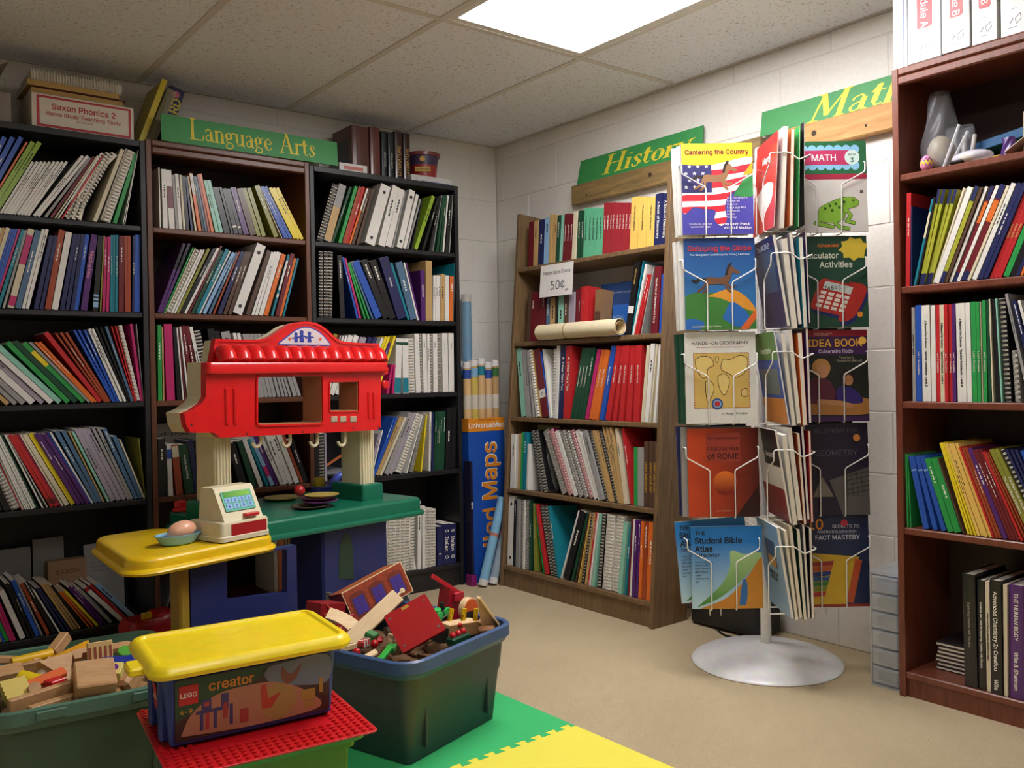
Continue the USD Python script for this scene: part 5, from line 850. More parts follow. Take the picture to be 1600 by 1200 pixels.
part(lb, 'end_label', ext(sbox(-.018, -.026, .018, .026), .0005), plain('c42020'), M=LEM@T(0, 0, .0005)); part(lb, 'end_label_lettering', text('LEGO', .010, True, .03, .0005), plain('e8e2d8'), M=LEM@T(0, 0, .0012))

# ------------------------------------------------------------------ toys in the blue tub
woodl = wood('track_wood', 'd8b888', 'e6caa0', (2, 14, 14), .5); woodd = wood('toy_wood', '9c7448', 'b98d5c', (3, 14, 14), .5)
def at_(x, y, z): return T(*atZ(z, x, y))
def toy(name, label, M, *parts, group=None, catg='toy'):
    if len(parts) == 1: return solo(name, label, catg, parts[0][1], parts[0][2], parts[0][3] if len(parts[0]) > 3 else False, M, group)
    t = thing(name, label, catg, M, group)
    for p in parts: part(t, *p)
    return t
brickm = mat('brick_print', {'o': ('texture_coordinate', {}), 'mp': ('mapping', {'rotation': (1.5708, 0., 0.)}), 'b': ('brick_texture', {'scale': 60., 'color1': lin('a83c24'), 'color2': lin('7a2c20'), 'mortar': lin('a85a30'), 'mortar_size': .02}), 'p': ('principled_bsdf', {'roughness': .45})}, [('o.object', 'mp.vector'), ('mp.vector', 'b.vector'), ('b.color', 'p.base_color')])
hs = thing('toy_engine_shed', 'brick-printed toy train shed with three purple windows atop the blue tub', 'toy building', at_(590, 925, .315)@Rz(2)@Ry(-17)@Rx(-16))
sw, sd, sh_ = .205, .10, .092
part(hs, 'front_wall', bev(-sw/2, sw/2, -.006, 0, -sh_/2, sh_/2, .001), brickm); part(hs, 'wall_edge', bx(-sw/2-.003, sw/2+.003, -.0045, -.0015, -sh_/2-.003, sh_/2+.003), woodl); part(hs, 'end_wall', bx(-sw/2, -sw/2+.006, 0, sd, -sh_/2, sh_/2), plain('9a1f24', .4)); part(hs, 'end_wall', bx(sw/2-.006, sw/2, 0, sd, -sh_/2, sh_/2), plain('9a1f24', .4)); part(hs, 'roof', bx(-sw/2, sw/2, 0, sd, sh_/2-.006, sh_/2), brickm)
for k in (-1, 0, 1):
    g = sbox(-.021, -.03, .021, .022).union(affinity.scale(Point(0, .022).buffer(.021), 1, .45)); M_ = T(k*.066, -.0062, -.004)
    part(hs, 'window_frame', mv(ext(g.buffer(.005), .0006), M_, FRONT), plain('7a3020', .5)); part(hs, 'window', mv(ext(sbox(-.019, -.028, .019, .022), .0006), M_@T(0, -.0005, 0), FRONT), plain('4a3a94', .4))
    part(hs, 'window_bar', mv(ext(unary_union([sbox(-.0008, -.028, .0008, .022), sbox(-.019, -.004, .019, -.0025)]), .0005), M_@T(0, -.001, 0), FRONT), plain('6a3a7a', .4))
toy('toy_barn', 'dark red toy barn end poking out left of the brick shed', at_(508, 957, .285)@Rz(20)@Ry(12), ('wall', bev(-.05, .05, -.03, .03, -.03, .03, .002), plain('9a1c22', .4)), ('cross_brace', mv(cat(bx(-.04, .04, -.002, 0, -.003, .003), mv(bx(-.04, .04, -.002, 0, -.003, .003), Ry(40))), T(0, -.031, 0)), plain('c84a40', .4)))
A_, B_ = atZ(.268, 545, 1003), atZ(.362, 622, 930); dv = B_-A_; L_ = np.linalg.norm(dv)
def along(A, B, up=(0, 0, 1)):
    x = (B-A)/np.linalg.norm(B-A); y = np.cross(up, x); y /= np.linalg.norm(y); M = np.eye(4); M[:3, 0], M[:3, 1], M[:3, 2], M[:3, 3] = x, y, np.cross(x, y), (A+B)/2; return M
def facing_cam(A, B):
    c = CAM-(A+B)/2; c /= np.linalg.norm(c); c = c+np.array([0, 0, .5]); x = (B-A)/np.linalg.norm(B-A); z = c-x*(c@x); z /= np.linalg.norm(z); M = np.eye(4); M[:3, 0], M[:3, 1], M[:3, 2], M[:3, 3] = x, np.cross(z, x), z, (A+B)/2; return M
toy('toy_track', 'straight pale wooden track ramp sloping across the blue tub', facing_cam(A_, B_), ('plank', bev(-L_/2, L_/2, -.021, .021, -.006, .006, .002), woodl), ('peg', mv(cat(bx(0, .012, -.003, .003, -.005, .005), mv(cyl(.007, .010, 14), T(.016, 0, -.005))), T(L_/2, 0, 0)), woodl), catg='toy track')
ar = [(.13*math.cos(t), .13*math.sin(t)) for t in np.linspace(0, 1.1, 12)]; ar2 = [(.17*math.cos(t), .17*math.sin(t)) for t in np.linspace(1.1, 0, 12)]
toy('toy_track', 'curved pale wooden track resting against the straight ramp', at_(552, 980, .275)@Rz(-20)@Rx(30)@T(-.13, -.08, 0), ('track', ext(Polygon(ar+ar2), .010), woodl), catg='toy track')
rp = np.array([atZ(.325, 599, 963), atZ(.375, 664, 927), atZ(.305, 694, 984)]); e1 = rp[1]-rp[0]; e2 = rp[2]-rp[1]; w_, h_ = np.linalg.norm(e1), np.linalg.norm(e2); x_ = e1/w_; n_ = np.cross(x_, -e2); n_ /= np.linalg.norm(n_); y_ = np.cross(n_, x_); PM = np.eye(4); PM[:3, 0], PM[:3, 1], PM[:3, 2], PM[:3, 3] = x_, y_, n_, (rp[0]+rp[1])/2-y_*h_/2
redb = plain('a8181c', .35); nail = plain('a0968c', .35, metal=.8)
pl_ = thing('toy_platform', 'flat square red wooden toy panel with four nail heads in the blue tub', 'toy', PM); part(pl_, 'board', ext(rrect(w_, h_, .006), .007), redb, M=T(0, 0, -.007))
for sx in (-1, 1):
    for sy in (-1, 1): part(pl_, 'nail_head', mv(cyl(.0035, .001, 10), T(sx*(w_/2-.012), sy*(h_/2-.018), 0)), nail)
part(pl_, 'maker_label', ext(sbox(-.012, h_/2-.014, .008, h_/2-.004), .0006), plain('b8923a', .4))
RO = random.Random(2)
cg = thing('toy_crossing_gate', 'red toy level-crossing gate with raised arm in the blue tub', 'toy', at_(700, 950, .30)@Rz(10)); part(cg, 'arm', mv(bev(-.07, .07, -.004, .004, -.006, .006, .001), T(.0, 0, .062), Ry(33)), plast('cc1f30')); part(cg, 'house', mv(hull([(-.03, -.02, -.03), (.035, -.02, -.03), (-.03, .02, -.03), (.035, .02, -.03), (-.01, -.02, .06), (.03, -.02, .035), (-.01, .02, .06), (.03, .02, .035)]), T(0, 0, 0)), plast('a8182a')); part(cg, 'bracket', bev(.0, .035, -.03, -.02, .02, .045, .002), plast('c82238'))
en = thing('toy_engine', 'small black toy engine with bright green wheels, in the blue tub', 'toy train', at_(687, 962, .30)@Rz(15)@Ry(-10)); part(en, 'body', bev(-.028, .03, -.014, .014, -.014, .014, .004), plain('1c1c1e', .3)); part(en, 'funnel', mv(cyl(.006, .02, 12), T(.015, 0, .012)), plain('1c1c1e', .3))
for x in (-.02, .012):
    part(en, 'wheel', mv(cyl(.0135, .006, 18, .001), T(x, -.016, .008), Rx(90)), plast('2fc45a'), 40)
part(en, 'wheel', mv(cyl(.0135, .006, 18, .001), T(-.01, 0, .016)), plast('2fc45a'), 40); part(en, 'coupling_rod', mv(tube([(-.02, -.026, .004), (.03, -.026, .010)], .002, 6)), nail)
dr = thing('toy_drum_car', 'round orange and black toy drum car at the right of the blue tub', 'toy', at_(731, 951, .305)@Rz(15)); part(dr, 'rim', mv(cyl(.031, .02, 26, .002), T(0, .01, 0), Rx(90)), woodl, 40); part(dr, 'orange_cover', mv(ext(Polygon([(.028*math.cos(t), .028*math.sin(t)) for t in np.linspace(-.15, math.pi+.1, 18)]), .004), T(0, -.0105, 0), FRONT), plast('e0601c')); part(dr, 'black_drum', mv(cyl(.027, .003, 24), T(0, -.0105, 0), Rx(90)), plain('1c1c1c', .3)); part(dr, 'red_base', bev(-.03, .025, -.018, .018, -.05, -.032, .002), plast('d02020'))
A_, B_ = atZ(.355, 749, 936), atZ(.268, 776, 974)
toy('toy_board', 'thin triangular wooden board standing at the right rim of the blue tub', along(A_, B_), ('face', hull([(-.07, 0, -.004), (.07, 0, -.004), (.06, .01, -.075), (-.07, 0, .004), (.07, 0, .004), (.06, .01, -.067)]), woodd), ('edge', bev(-.07, .07, -.006, .006, -.004, .004, .001), woodl))
sg = thing('toy_station_base', 'wooden toy track base carrying three yellow pegs, in the blue tub', 'toy', at_(716, 974, .285)@Rz(5)@Ry(5)); part(sg, 'plank', bev(-.05, .055, -.02, .02, -.006, .006, .002), woodl); part(sg, 'side_board', bev(-.05, .055, -.024, -.02, -.03, .004, .001), woodd); part(sg, 'red_knob', blob(.008, .006, .006), plast('c82420'), True, M=T(-.014, -.024, .002))
for x, y, a in ((-.016, .016, 8), (.016, .0, 6), (.045, -.016, 4)): part(sg, 'yellow_peg', mv(cat(bev(-.006, -.001, -.004, .004, 0, .034, .001), bev(.001, .006, -.004, .004, 0, .034, .001), bev(-.006, .006, -.004, .004, 0, .018, .001)), T(x, y, .004), Ry(a)), plast('f0c818'))
cc = thing('toy_coach', 'dark green toy coach with three red domed passengers near the tub rim', 'toy train', at_(716, 997, .272)@Rz(17)); part(cc, 'body', bev(-.035, .035, -.014, .014, -.014, .008, .004), plain('1c4a30', .35))
for k in (-1, 0, 1): part(cc, 'passenger', blob(.0085, .0085, .0085), plast('c8182a', .2), True, M=T(k*.022, 0, .012))
for n, (x, y, z, lab) in enumerate(((557, 1019, .272, 'nearer shiny red wooden ball by the yellow lid'), (585, 1006, .275, 'farther shiny red wooden ball below the track ramp'))): solo('wooden_ball', lab, 'toy ball', blob(.0105, .0105, .0105, 3), plast('b8141c', .15), True, M=at_(x, y, z), group='red wooden balls in the blue tub')
toy('toy_block', 'small green wooden cube behind the red balls', at_(580, 995, .282)@Rz(30)@Rx(20), ('cube', bev(-.014, .014, -.014, .014, -.012, .012, .002), plast('1f7a3c')))
toy('toy_crocodile', 'bright green jointed toy by the front rim of the blue tub', at_(602, 1021, .27)@Rz(35)@Ry(-12), ('body', bev(-.035, .03, -.008, .008, -.006, .006, .003), plast('1fae3c')), ('tail', bev(.02, .045, -.012, .012, -.012, .004, .003), plast('158a34')))
toy('toy_log_car', 'little red and white striped toy wagon by the red balls', at_(569, 1004, .275)@Rz(30), ('body', bev(-.02, .02, -.009, .009, -.008, .008, .003), plast('c43a34')), ('stripe', cat([bx(-.014+.012*k, -.009+.012*k, -.0095, .0095, -.0085, .0085) for k in range(3)]), plain('e0d8cc')))
toy('toy_block', 'small dovetailed pale wooden track end beside the yellow lid', at_(540, 1014, .27)@Rz(10), ('block', ext(sbox(-.025, -.014, .025, .014).difference(Point(.02, 0).buffer(.006)), .010), woodl))
for n, (x, y, z, a, l, lab) in enumerate(((752, 972, .275, 40, .05, 'brown wooden animal piece by the right rim of the blue tub'), (610, 998, .27, 60, .06, 'pale wooden stick under the red panel'), (579, 1024, .266, 30, .05, 'pale wooden stick at the front rim of the blue tub'), (660, 1003, .268, 10, .05, 'brown wooden stick right of the red panel'), (540, 965, .278, -20, .05, 'red wooden chunk left of the curved track'))): toy('toy_block', lab, at_(x, y, z)@Rz(a)@Rx(20*n), ('stick', bev(-l/2, l/2, -.008, .008, -.007, .007, .003), redb if n == 4 else woodd if n in (0, 3) else woodl))

for n, (x, y, z, kind, c, lab) in enumerate(((592, 1001, .268, 'w', 'b8141c', 'dark red toy wheel near the green cube'), (640, 1010, .262, 's', '2a2a2c', 'black toy buffer under the red panel edge'), (672, 975, .285, 's', 'c8a018', 'mustard toy cargo block beside the black engine'), (684, 985, .275, 'w', '1c1c1e', 'black toy wheel above the green coach'), (760, 985, .268, 's', '8a5a34', 'brown toy wagon at the right end of the blue tub'), (612, 985, .275, 's', '4a3020', 'dark brown toy truck below the red panel corner'), (548, 990, .27, 'w', '2c2c30', 'black toy wheel by the curved track'), (530, 985, .272, 's', 'a8181c', 'red toy wagon behind the yellow lid corner'))):
    m_ = cyl(.011, .008, 16, .001) if kind == 'w' else bev(-.022, .022, -.011, .011, -.009, .009, .003)
    solo('toy_train_piece', lab, 'toy', m_, plast(c, .3), 40 if kind == 'w' else False, at_(x, y, z)@Rz(37*n)@Rx(25-11*n))
# ------------------------------------------------------------------ blocks in the green tub
bw = wood('block_wood', 'b08458', 'c69c6c', (4, 16, 16), .55)
ZB = lambda x, y: (x/6.667, 960+y/6.667)
def blk(label, q, z, mesh, m, *Ms, smooth=False): M = at_(*ZB(*q), z); [M := M@x for x in Ms]; solo('toy_block', label, 'toy block', mesh, m, smooth, M, 'loose wooden blocks in the green tub')
def prism(pts, d): return mv(ext(Polygon(pts), d), T(0, 0, -d/2))
blk('large square tan wooden block at the front of the green tub', (985, 680), .285, bev(-.041, .041, -.041, .041, -.024, .024, .003), bw, Rz(-8), Rx(28), Ry(3))
blk('long pale plank block leaning at the front of the green tub', (450, 860), .266, bev(-.075, .075, -.007, .007, -.018, .018, .002), bw, Rz(20), Rx(10))
blk('second long plank block lying below the first at the front rim', (600, 940), .25, bev(-.06, .06, -.01, .01, -.014, .014, .002), bw, Rz(16))
blk('long yellow round rod block near the back rim', (330, 455), .275, mv(cyl(.0125, .095, 18, .001), T(-.047, 0, 0), Ry(90)), plast('e8b818'), Rz(12), smooth=40)
blk('yellow triangular prism block at the back of the green tub', (700, 410), .275, mv(prism([(-.05, 0), (.05, .02), (.05, .0), (.0, -.02)], .03), Rx(70)), plast('e8a814'), Rz(14))
blk('tan triangular block in the middle of the green tub', (640, 560), .265, mv(prism([(-.045, .03), (.04, .03), (-.005, -.045)], .02), Rx(40)), bw, Rz(20))
s5 = thing('toy_block', 'square block with red and cream stripes at the back right of the green tub', 'toy block', at_(*ZB(1040, 395), .285)@Rz(-6)@Rx(-15)@FRONT, 'loose wooden blocks in the green tub'); part(s5, 'block', bev(-.028, .028, -.028, .026, -.01, .01, .002), plain('d8b878', .5)); part(s5, 'stripe', cat([bx(-.026+.0115*k, -.020+.0115*k, -.0285, .014, -.0105, .0105) for k in range(5)]), plain('9a4630', .5))
blk('chamfered tan block at the right rim beside the blue bucket', (1380, 660), .27, bev(-.035, .035, -.015, .015, -.022, .022, .008), bw, Rz(35), Ry(-30))
blk('blue wooden block with dark holes beside the striped block', (1230, 510), .27, bev(-.04, .04, -.016, .016, -.012, .012, .003), plast('24389a', .4), Rz(-25), Rx(15))
s6 = thing('toy_block', 'small pale yellow block with a purple dot below the blue block', 'toy block', at_(*ZB(1185, 595), .26)@Rz(-30)@Rx(25), 'loose wooden blocks in the green tub'); part(s6, 'block', bev(-.02, .02, -.02, .02, -.012, .012, .002), plain('e8d87a', .4)); part(s6, 'dot', mv(cyl(.012, .0008, 18), T(0, 0, .0117)), plain('6a2a8a', .4))
blk('light green round block at the right back corner of the green tub', (1300, 410), .262, cyl(.018, .012, 20, .002), plast('5aa83a'), Rx(30))
blk('scalloped pale yellow square block at the left front of the green tub', (150, 815), .272, ext(sbox(-.027, -.025, .027, .025).difference(unary_union([Point(sx*.029, y).buffer(.004) for sx in (-1, 1) for y in (-.018, -.006, .006, .018)])), .018), plain('d8c060', .5), Rz(12), Rx(35))
blk('short yellow cylinder block near the left of the green tub', (285, 690), .262, mv(cyl(.02, .045, 20, .001), T(-.02, 0, 0), Ry(90)), plast('e8c818'), Rz(-35), Ry(15), smooth=40)
blk('flat orange plank block in the left half of the green tub', (460, 680), .268, bev(-.05, .05, -.012, .012, -.007, .007, .002), plast('e0682c', .45), Rz(24), Rx(30), Ry(-6))
blk('small red cube block under the orange plank', (570, 740), .258, bev(-.018, .018, -.015, .015, -.015, .015, .002), plast('d42024', .4), Rz(25))
blk('tan dowel block end-on at the left of the green tub', (325, 825), .258, mv(cyl(.013, .05, 16, .001), Rx(60)), bw, smooth=40)
blk('tan spool shaped block below the yellow rod', (410, 490), .262, mv(lathe([(0, 0), (.018, 0), (.018, .012), (.009, .014), (.009, .03), (.018, .032), (.018, .044), (0, .044)], 18), T(-.02, 0, 0), Ry(90)), bw, Rz(20), smooth=40)
blk('brown rectangular block at the left below the yellow rod', (265, 545), .26, bev(-.035, .035, -.014, .014, -.014, .014, .002), woodd, Rz(10), Rx(12))
blk('broad tan board block at the far left of the green tub', (60, 470), .275, bev(-.05, .05, -.035, .035, -.008, .008, .002), bw, Rz(-8), Rx(-12), Ry(12))
blk('dark tan block at the far left rim of the green tub', (60, 640), .265, bev(-.035, .035, -.02, .02, -.018, .018, .002), bw, Rz(5), Rx(20))
blk('leaning tan block at the back rim of the green tub', (620, 310), .285, bev(-.03, .03, -.012, .012, -.014, .014, .002), bw, Rz(40), Ry(-30))
blk('tan arch block behind the large square block', (880, 430), .268, prism([(-.03, -.012), (-.03, .014), (.03, .014), (.03, -.012), (.014, -.012), (.008, 0), (-.008, 0), (-.014, -.012)], .028), bw, Rz(10), Rx(40))
blk('flat tan wedge block at the back right of the green tub', (1220, 350), .268, prism([(-.04, -.012), (.04, -.006), (.03, .014), (-.03, .016)], .012), bw, Rz(0), Rx(20))
blk('pale round block behind the orange plank', (440, 640), .255, blob(.016, .016, .016), plain('c8b094', .5), smooth=True)

# ------------------------------------------------------------------ on top of the bookcases
def on(z): return z+.0006
sx = thing('cardboard_box', 'white box of phonics teaching tools with red border on the left black bookcase', 'box', T(-2.149, -.262, on(1.80))@Rz(0))
BX, BZ = .326, .118
part(sx, 'carton', bev(0, BX, 0, .22, 0, BZ, .002), plain('d8cfc0', .6)); part(sx, 'thin_top_sheet', bx(.002, BX-.002, .002, .218, BZ, BZ+.001), plain('b8a890', .7))  # thin, slightly darker sheet on top of the carton
F_ = T(0, -.0003, 0)
part(sx, 'border', mv(ext(sbox(.016, .008, BX-.01, BZ-.006).difference(sbox(.024, .016, BX-.018, BZ-.013)), .0005), F_, FRONT), plain('b8323c', .5))
for s, h, y, c in (('Saxon Phonics 2', .019, .080, 'b02a36'), ('Home Study Teaching Tools', .013, .055, 'b86060'), ('2ND EDITION', .006, .038, 'b88a8a')): part(sx, 'lettering', mv(text(s, h, True, .25), T(BX/2, -.0004, y), FRONT), plain(c, .5))
for n, (z, c, dx, t, lab) in enumerate(((.120, 'C', .0, .02, 'cream book lying on the phonics box'), (.141, 'M', .01, .003, 'thin maroon folder in the stack on the phonics box'), (.1455, 'C', -.012, .020, 'second cream book lying below the coil-bound book'))):
    b = thing('stacked_book', lab, 'book', T(-2.145+dx, -.245, on(1.80)+z)); part(b, 'cover', cat(bx(0, .29, 0, .2, 0, .0008), bx(0, .29, 0, .2, t-.0008, t), bx(0, .29, 0, .0008, 0, t)), plain('b8924e' if c == 'C' else c, .5)); part(b, 'pages', bx(.001, .289, .001, .199, .0009, t-.0009), paper)
b = thing('spiral_notebook', 'thick white coil-bound book lying on top of the phonics box stack', 'book', T(-2.143, -.24, on(1.80)+.1662)); part(b, 'pages', bx(0, .286, .006, .2, 0, .036), paper)
part(b, 'binding', cat([mv(tube([(0, -.004+.012*math.cos(a), .018+.021*math.sin(a)) for a in np.linspace(0, 2*math.pi, 10)], .0022, 5), T(.006+.286*k/32, .006, 0)) for k in range(32)]), plain('cfcac2', .35), True)
bx_ = thing('cardboard_box', 'open grey cardboard carton with lifted flap at the top left corner', 'box', T(-2.51, -.27, on(1.80))@Rz(0)); part(bx_, 'carton', bev(0, .30, 0, .24, 0, .10, .002), plain('8a8078', .7)); part(bx_, 'flap', mv(bx(0, .20, 0, .22, 0, .003), T(.13, .01, .102), Ry(-32)), plain('98908a', .7))
yb = thing('bagged_board', 'yellow board in clear wrap leaning on the phonics box', 'board', T(-1.80, -.23, on(1.80))@Ry(20)); part(yb, 'board', bx(0, .012, 0, .2, 0, .27), plain('b8a83a', .4)); part(yb, 'edge_strip', bx(-.004, .016, -.002, .0, 0, .27), plain('d0bc30', .4)); part(yb, 'wrap', mv(bx(.017, .05, 0, .19, 0, .25), Ry(2)), clear('wrap', 'd8d0a0', .3))
ob = thing('game_box', 'dark blue box with yellow capital lettering leaning behind the Language Arts sign', 'box', T(-1.745, -.19, on(1.80))@Ry(17)); part(ob, 'box', bev(0, .055, 0, .15, 0, .262, .002), plain('1c2458', .4)); part(ob, 'lettering', mv(text('BOARD', .034, True, .15), T(.036, -.0004, .145), FRONT, Rz(90)), plain('e0cc30', .4)); part(ob, 'lettering', mv(text('K SHEET', .010, True, .07), T(.012, -.0004, .12), FRONT, Rz(90)), plain('d8d0b0', .4)); part(ob, 'pink_badge', mv(ext(Point(.028, .235).buffer(.013), .0005), T(0, -.0003, 0), FRONT), plain('c86a8a', .4))
o = thing('glasses', 'dark framed glasses case lying behind the Language Arts sign', 'glasses case', T(-1.10, -.12, on(1.81))); part(o, 'case', blob(.06, .028, .022), plain('4a4444', .3), True, M=T(0, 0, .095)); part(o, 'stand', bev(-.05, .05, -.03, .03, 0, .075, .004), plain('8a8278', .6))
sbx = thing('card_box', 'small white box with red print lying on the corner black bookcase', 'box', T(-1.022, -.275, on(1.80))); part(sbx, 'box', bev(0, .13, 0, .09, 0, .033, .001), plain('d4d2d0', .4)); part(sbx, 'red_print', mv(ext(sbox(.02, .008, .11, .022), .0005), T(0, -.0002, 0), FRONT), plain('c06a60', .4))
for n, (x0, x1, h, c, lab) in enumerate(((-.93, -.845, .215, '5e3a34', 'large brown leatherette encyclopedia, leftmost on the corner bookcase top'), (-.842, -.79, .222, '6a3c36', 'brown leatherette encyclopedia with shiny spine, second from left on top'), (-.786, -.756, .212, '1c2a2c', 'dark green hardcover on the corner bookcase top'), (-.754, -.722, .212, '1a2628', 'second dark green hardcover on the corner bookcase top'), (-.719, -.678, .222, '3f2c28', 'dark brown hardcover with gold lettering, left one of two'), (-.676, -.638, .22, '3a2826', 'dark brown hardcover with gold lettering, beside the bucket'))):
    w = x1-x0-.002; b = thing('hardcover_book', lab, 'book', T(x0, -.21, on(1.80)), 'hardcovers standing on the corner bookcase')
    part(b, 'cover', cat(bx(0, .003, 0, .17, 0, h), bx(w-.003, w, 0, .17, 0, h), ext(Polygon([(w/2-math.cos(a)*w/2, -.006*math.sin(a)) for a in np.linspace(0, math.pi, 7)]+[(w, .003), (0, .003)]), h)), plain(c, .25)); part(b, 'pages', bx(.003, w-.003, .003, .167, .003, h-.003), paper)
    if n == 0: part(b, 'front_panel', bx(-.0005, 0, .03, .15, .03, h-.05), plain('1c1a1e', .3))
    if n >= 2: part(b, 'spine_lettering', mv(text(('Grammar' if n < 4 else 'LITERATURE'), w*.4, True, h*.7), T(w/2, -.0065, h*.42), FRONT, Rz(90)), plain('b8924a' if n > 3 else '8a948a', .35))
ft = thing('game_box', 'flat shrink-wrapped white box under the red bucket', 'box', T(-.662, -.255, on(1.80))); part(ft, 'box', bev(0, .214, 0, .20, 0, .034, .001), plain('cfccca', .25)); part(ft, 'blue_print', mv(ext(sbox(.05, .004, .2, .011), .0005), T(0, -.0002, 0), FRONT), plain('4a568c', .4))
bk = thing('bucket', 'small red printed bucket with a lid on the flat white box', 'bucket', T(-.545, -.165, on(1.835))); part(bk, 'body', lathe([(0, 0), (.058, 0), (.07, .10), (.072, .112), (.06, .112)], 32), plain('9a2c2a', .35), 40); part(bk, 'rim', lathe([(.071, .10), (.078, .101), (.079, .116), (.07, .118), (.0, .117)], 32), plain('7a3a3c', .3), 40)
part(bk, 'picture_band', lathe([(.0655, .06), (.0715, .105)], 32), plain('3c3050', .4), True); part(bk, 'yellow_label', mv(ext(sbox(-.035, .028, .035, .048), .001), T(-.035, -.053, .0), Rz(-33), FRONT), plain('c8a83a', .4)); part(bk, 'label_lettering', mv(text('LINCOLN LOGS', .008, True, .06), T(-.036, -.0545, .038), Rz(-33), FRONT), plain('5a1a1a', .4)); part(bk, 'yellow_picture', mv(ext(Point(-.0, .082).buffer(.012), .001), T(-.04, -.060, 0), Rz(-33), FRONT), plain('d0a040', .4))
# binders on the right bookcase
bd = FR29
fo = thing('paper_stack', 'white papers standing in a folder at the left end above the right bookcase', 'papers', FR29.M(2.257, -.01, on(1.80))); part(fo, 'sheets', bx(0, .038, 0, .22, 0, .285), paper); part(fo, 'folder', cat(bx(-.002, 0, 0, .225, 0, .3), bx(.0385, .040, 0, .225, 0, .3)), plain('c8c8d0', .4)); part(fo, 'blue_edge', bx(.028, .030, -.001, 0, 0, .28), plain('7a8ac0', .5))
for n, (s0, s1, lt, lab, dx) in enumerate(((2.300, 2.392, 'Module A', 'white ring binder with red label reading Module A, black edged', 0), (2.398, 2.472, 'Module B', 'white ring binder with red Module B label, second from the left', .004), (2.476, 2.540, 'Module B', 'white ring binder with red Module B label, third from the left', .0), (2.548, 2.612, 'Module C', 'white ring binder with a red label, cut off by the right edge', -.003))):
    w = s1-s0; b = thing('ring_binder', lab, 'binder', FR29.M(s0, -.008+dx, on(1.80)), 'white binders on the right-edge bookcase')
    part(b, 'cover', cat(bev(0, w, 0, .004, .004, .285, .001), bx(0, .004, .004, .25, .004, .285), bx(w-.004, w, .004, .25, .004, .285)), plain('e8e6e2', .3)); part(b, 'pages', bx(.006, w-.006, .03, .24, .012, .27), paper)
    if n == 0: part(b, 'black_edge', cat(bx(w, w+.004, 0, .25, 0, .288), bx(0, w+.004, 0, .25, 0, .0038)), plain('1c1c1e', .4))
    part(b, 'red_label', mv(ext(rrect(w*.46, .19, .006), .0006), T(w*.52, -.0002, .19), FRONT), plain('e03a44', .4)); part(b, 'label_lettering', mv(text(lt, w*.26, True, .12), T(w*.52, -.0009, .155), FRONT, Rz(-90)), plain('f0e4e0', .4))
    part(b, 'pencil_picture', mv(ext(unary_union([LineString([(w*.36, .035), (w*.46, .045)]).buffer(.0012), Polygon([(w*.55, .045), (w*.75, .055), (w*.78, .04), (w*.6, .03)]).exterior.buffer(.0007)]), .0005), T(0, -.0002, 0), FRONT), plain('8a8a98', .4)); part(b, 'small_print', mv(ext(unary_union([sbox(w*.3, .022, w*.62, .0235), sbox(w*.4, .07, w*.62, .0712)]), .0005), T(0, -.0002, 0), FRONT), plain('9a98a4', .4))
# top shelf of the right bookcase
def fr(s, y, z): return FR29.M(s, -y, z)     # y = depth behind the front edge
Z1 = on(1.498)
clearm = clear('plastic_bag', 'd8d8e0', .12, .1)
def bag(w, d, h, neck, seed):
    rings = []; r = random.Random(seed)
    for k, t in enumerate(np.linspace(0, 1, 12)):
        s = 1-.1*t if t < .45 else .955-(t-.45)*1.1*(1-neck); n = 22
        rings.append(np.array([((w/2)*s*math.cos(a)*(1+.10*math.sin(3*a+k*.9)+r.uniform(-.04, .04)), (d/2)*s*math.sin(a)*(1+.12*math.sin(5*a-k)+r.uniform(-.04, .04)), h*t) for a in np.linspace(0, 2*math.pi, n, endpoint=False)]))
    return loft(rings, True, False)
bg = thing('plastic_bag', 'tall clear plastic bag standing at the left of the upper shelf, right bookcase', 'bag', fr(2.345, .10, Z1)); part(bg, 'bag', bag(.10, .11, .23, .28, 4), clearm, True); part(bg, 'contents', blob(.036, .04, .05), plain('a89c88', .5), True, M=T(0, 0, .06)); part(bg, 'brown_contents', blob(.022, .025, .022), plain('7a4a34', .5), True, M=T(-.012, -.02, .024))
eg = thing('easter_egg', 'pink, yellow and purple zigzag Easter egg in front of the plastic bag', 'egg', fr(2.338, .028, Z1)); EP = [(0, 0)]+[(.0165*math.sin(t)*(1-.10*math.cos(t)*-1), .0225*(1-math.cos(t))) for t in np.linspace(.15, math.pi-.1, 16)]+[(0, .045)]
part(eg, 'shell', lathe(EP, 24), plain('e08ab0', .3), True)
def zig(z0, z1, c, nm):
    n = 40; v = []; f = []
    rad = lambda z: .0165*math.sqrt(max(1-((z-.0225)/.0225)**2, .02))*1.012+.0003
    for i in range(n):
        a = 2*math.pi*i/n; o_ = .003*(1 if (i % 4) in (0, 1) else -1); 
        for z in (z0+o_, z1+o_): v.append((rad(z)*math.cos(a), rad(z)*math.sin(a), z))
    for i in range(n): j = (i+1) % n; f += [(2*i, 2*j, 2*j+1), (2*i, 2*j+1, 2*i+1)]
    part(eg, nm, TM(v, f), plain(c, .3))
zig(.030, .034, '8a3a8c', 'purple_band'); zig(.019, .027, 'e8cc28', 'yellow_band'); zig(.009, .015, '8a3a8c', 'purple_band')
for n, (a, h, s) in enumerate(((22, .12, 2.382), (30, .105, 2.392))): solo('glass_tube', ['taller', 'shorter'][n]+' clear glass tube leaning beside the Easter egg', 'tube', lathe([(.004, 0), (.004, h), (.0032, h), (.0032, .002), (0, .002)], 12), clear('glass_tube', 'e8e8ea', .35, .05), True, M=fr(s, .035+.012*n, on(1.4995))@Ry(a))
rk = thing('test_kit', 'clear kit of small white tubes behind the glass tubes', 'kit', fr(2.385, .13, Z1)); part(rk, 'bag', bag(.09, .05, .13, .8, 9), clearm, True)
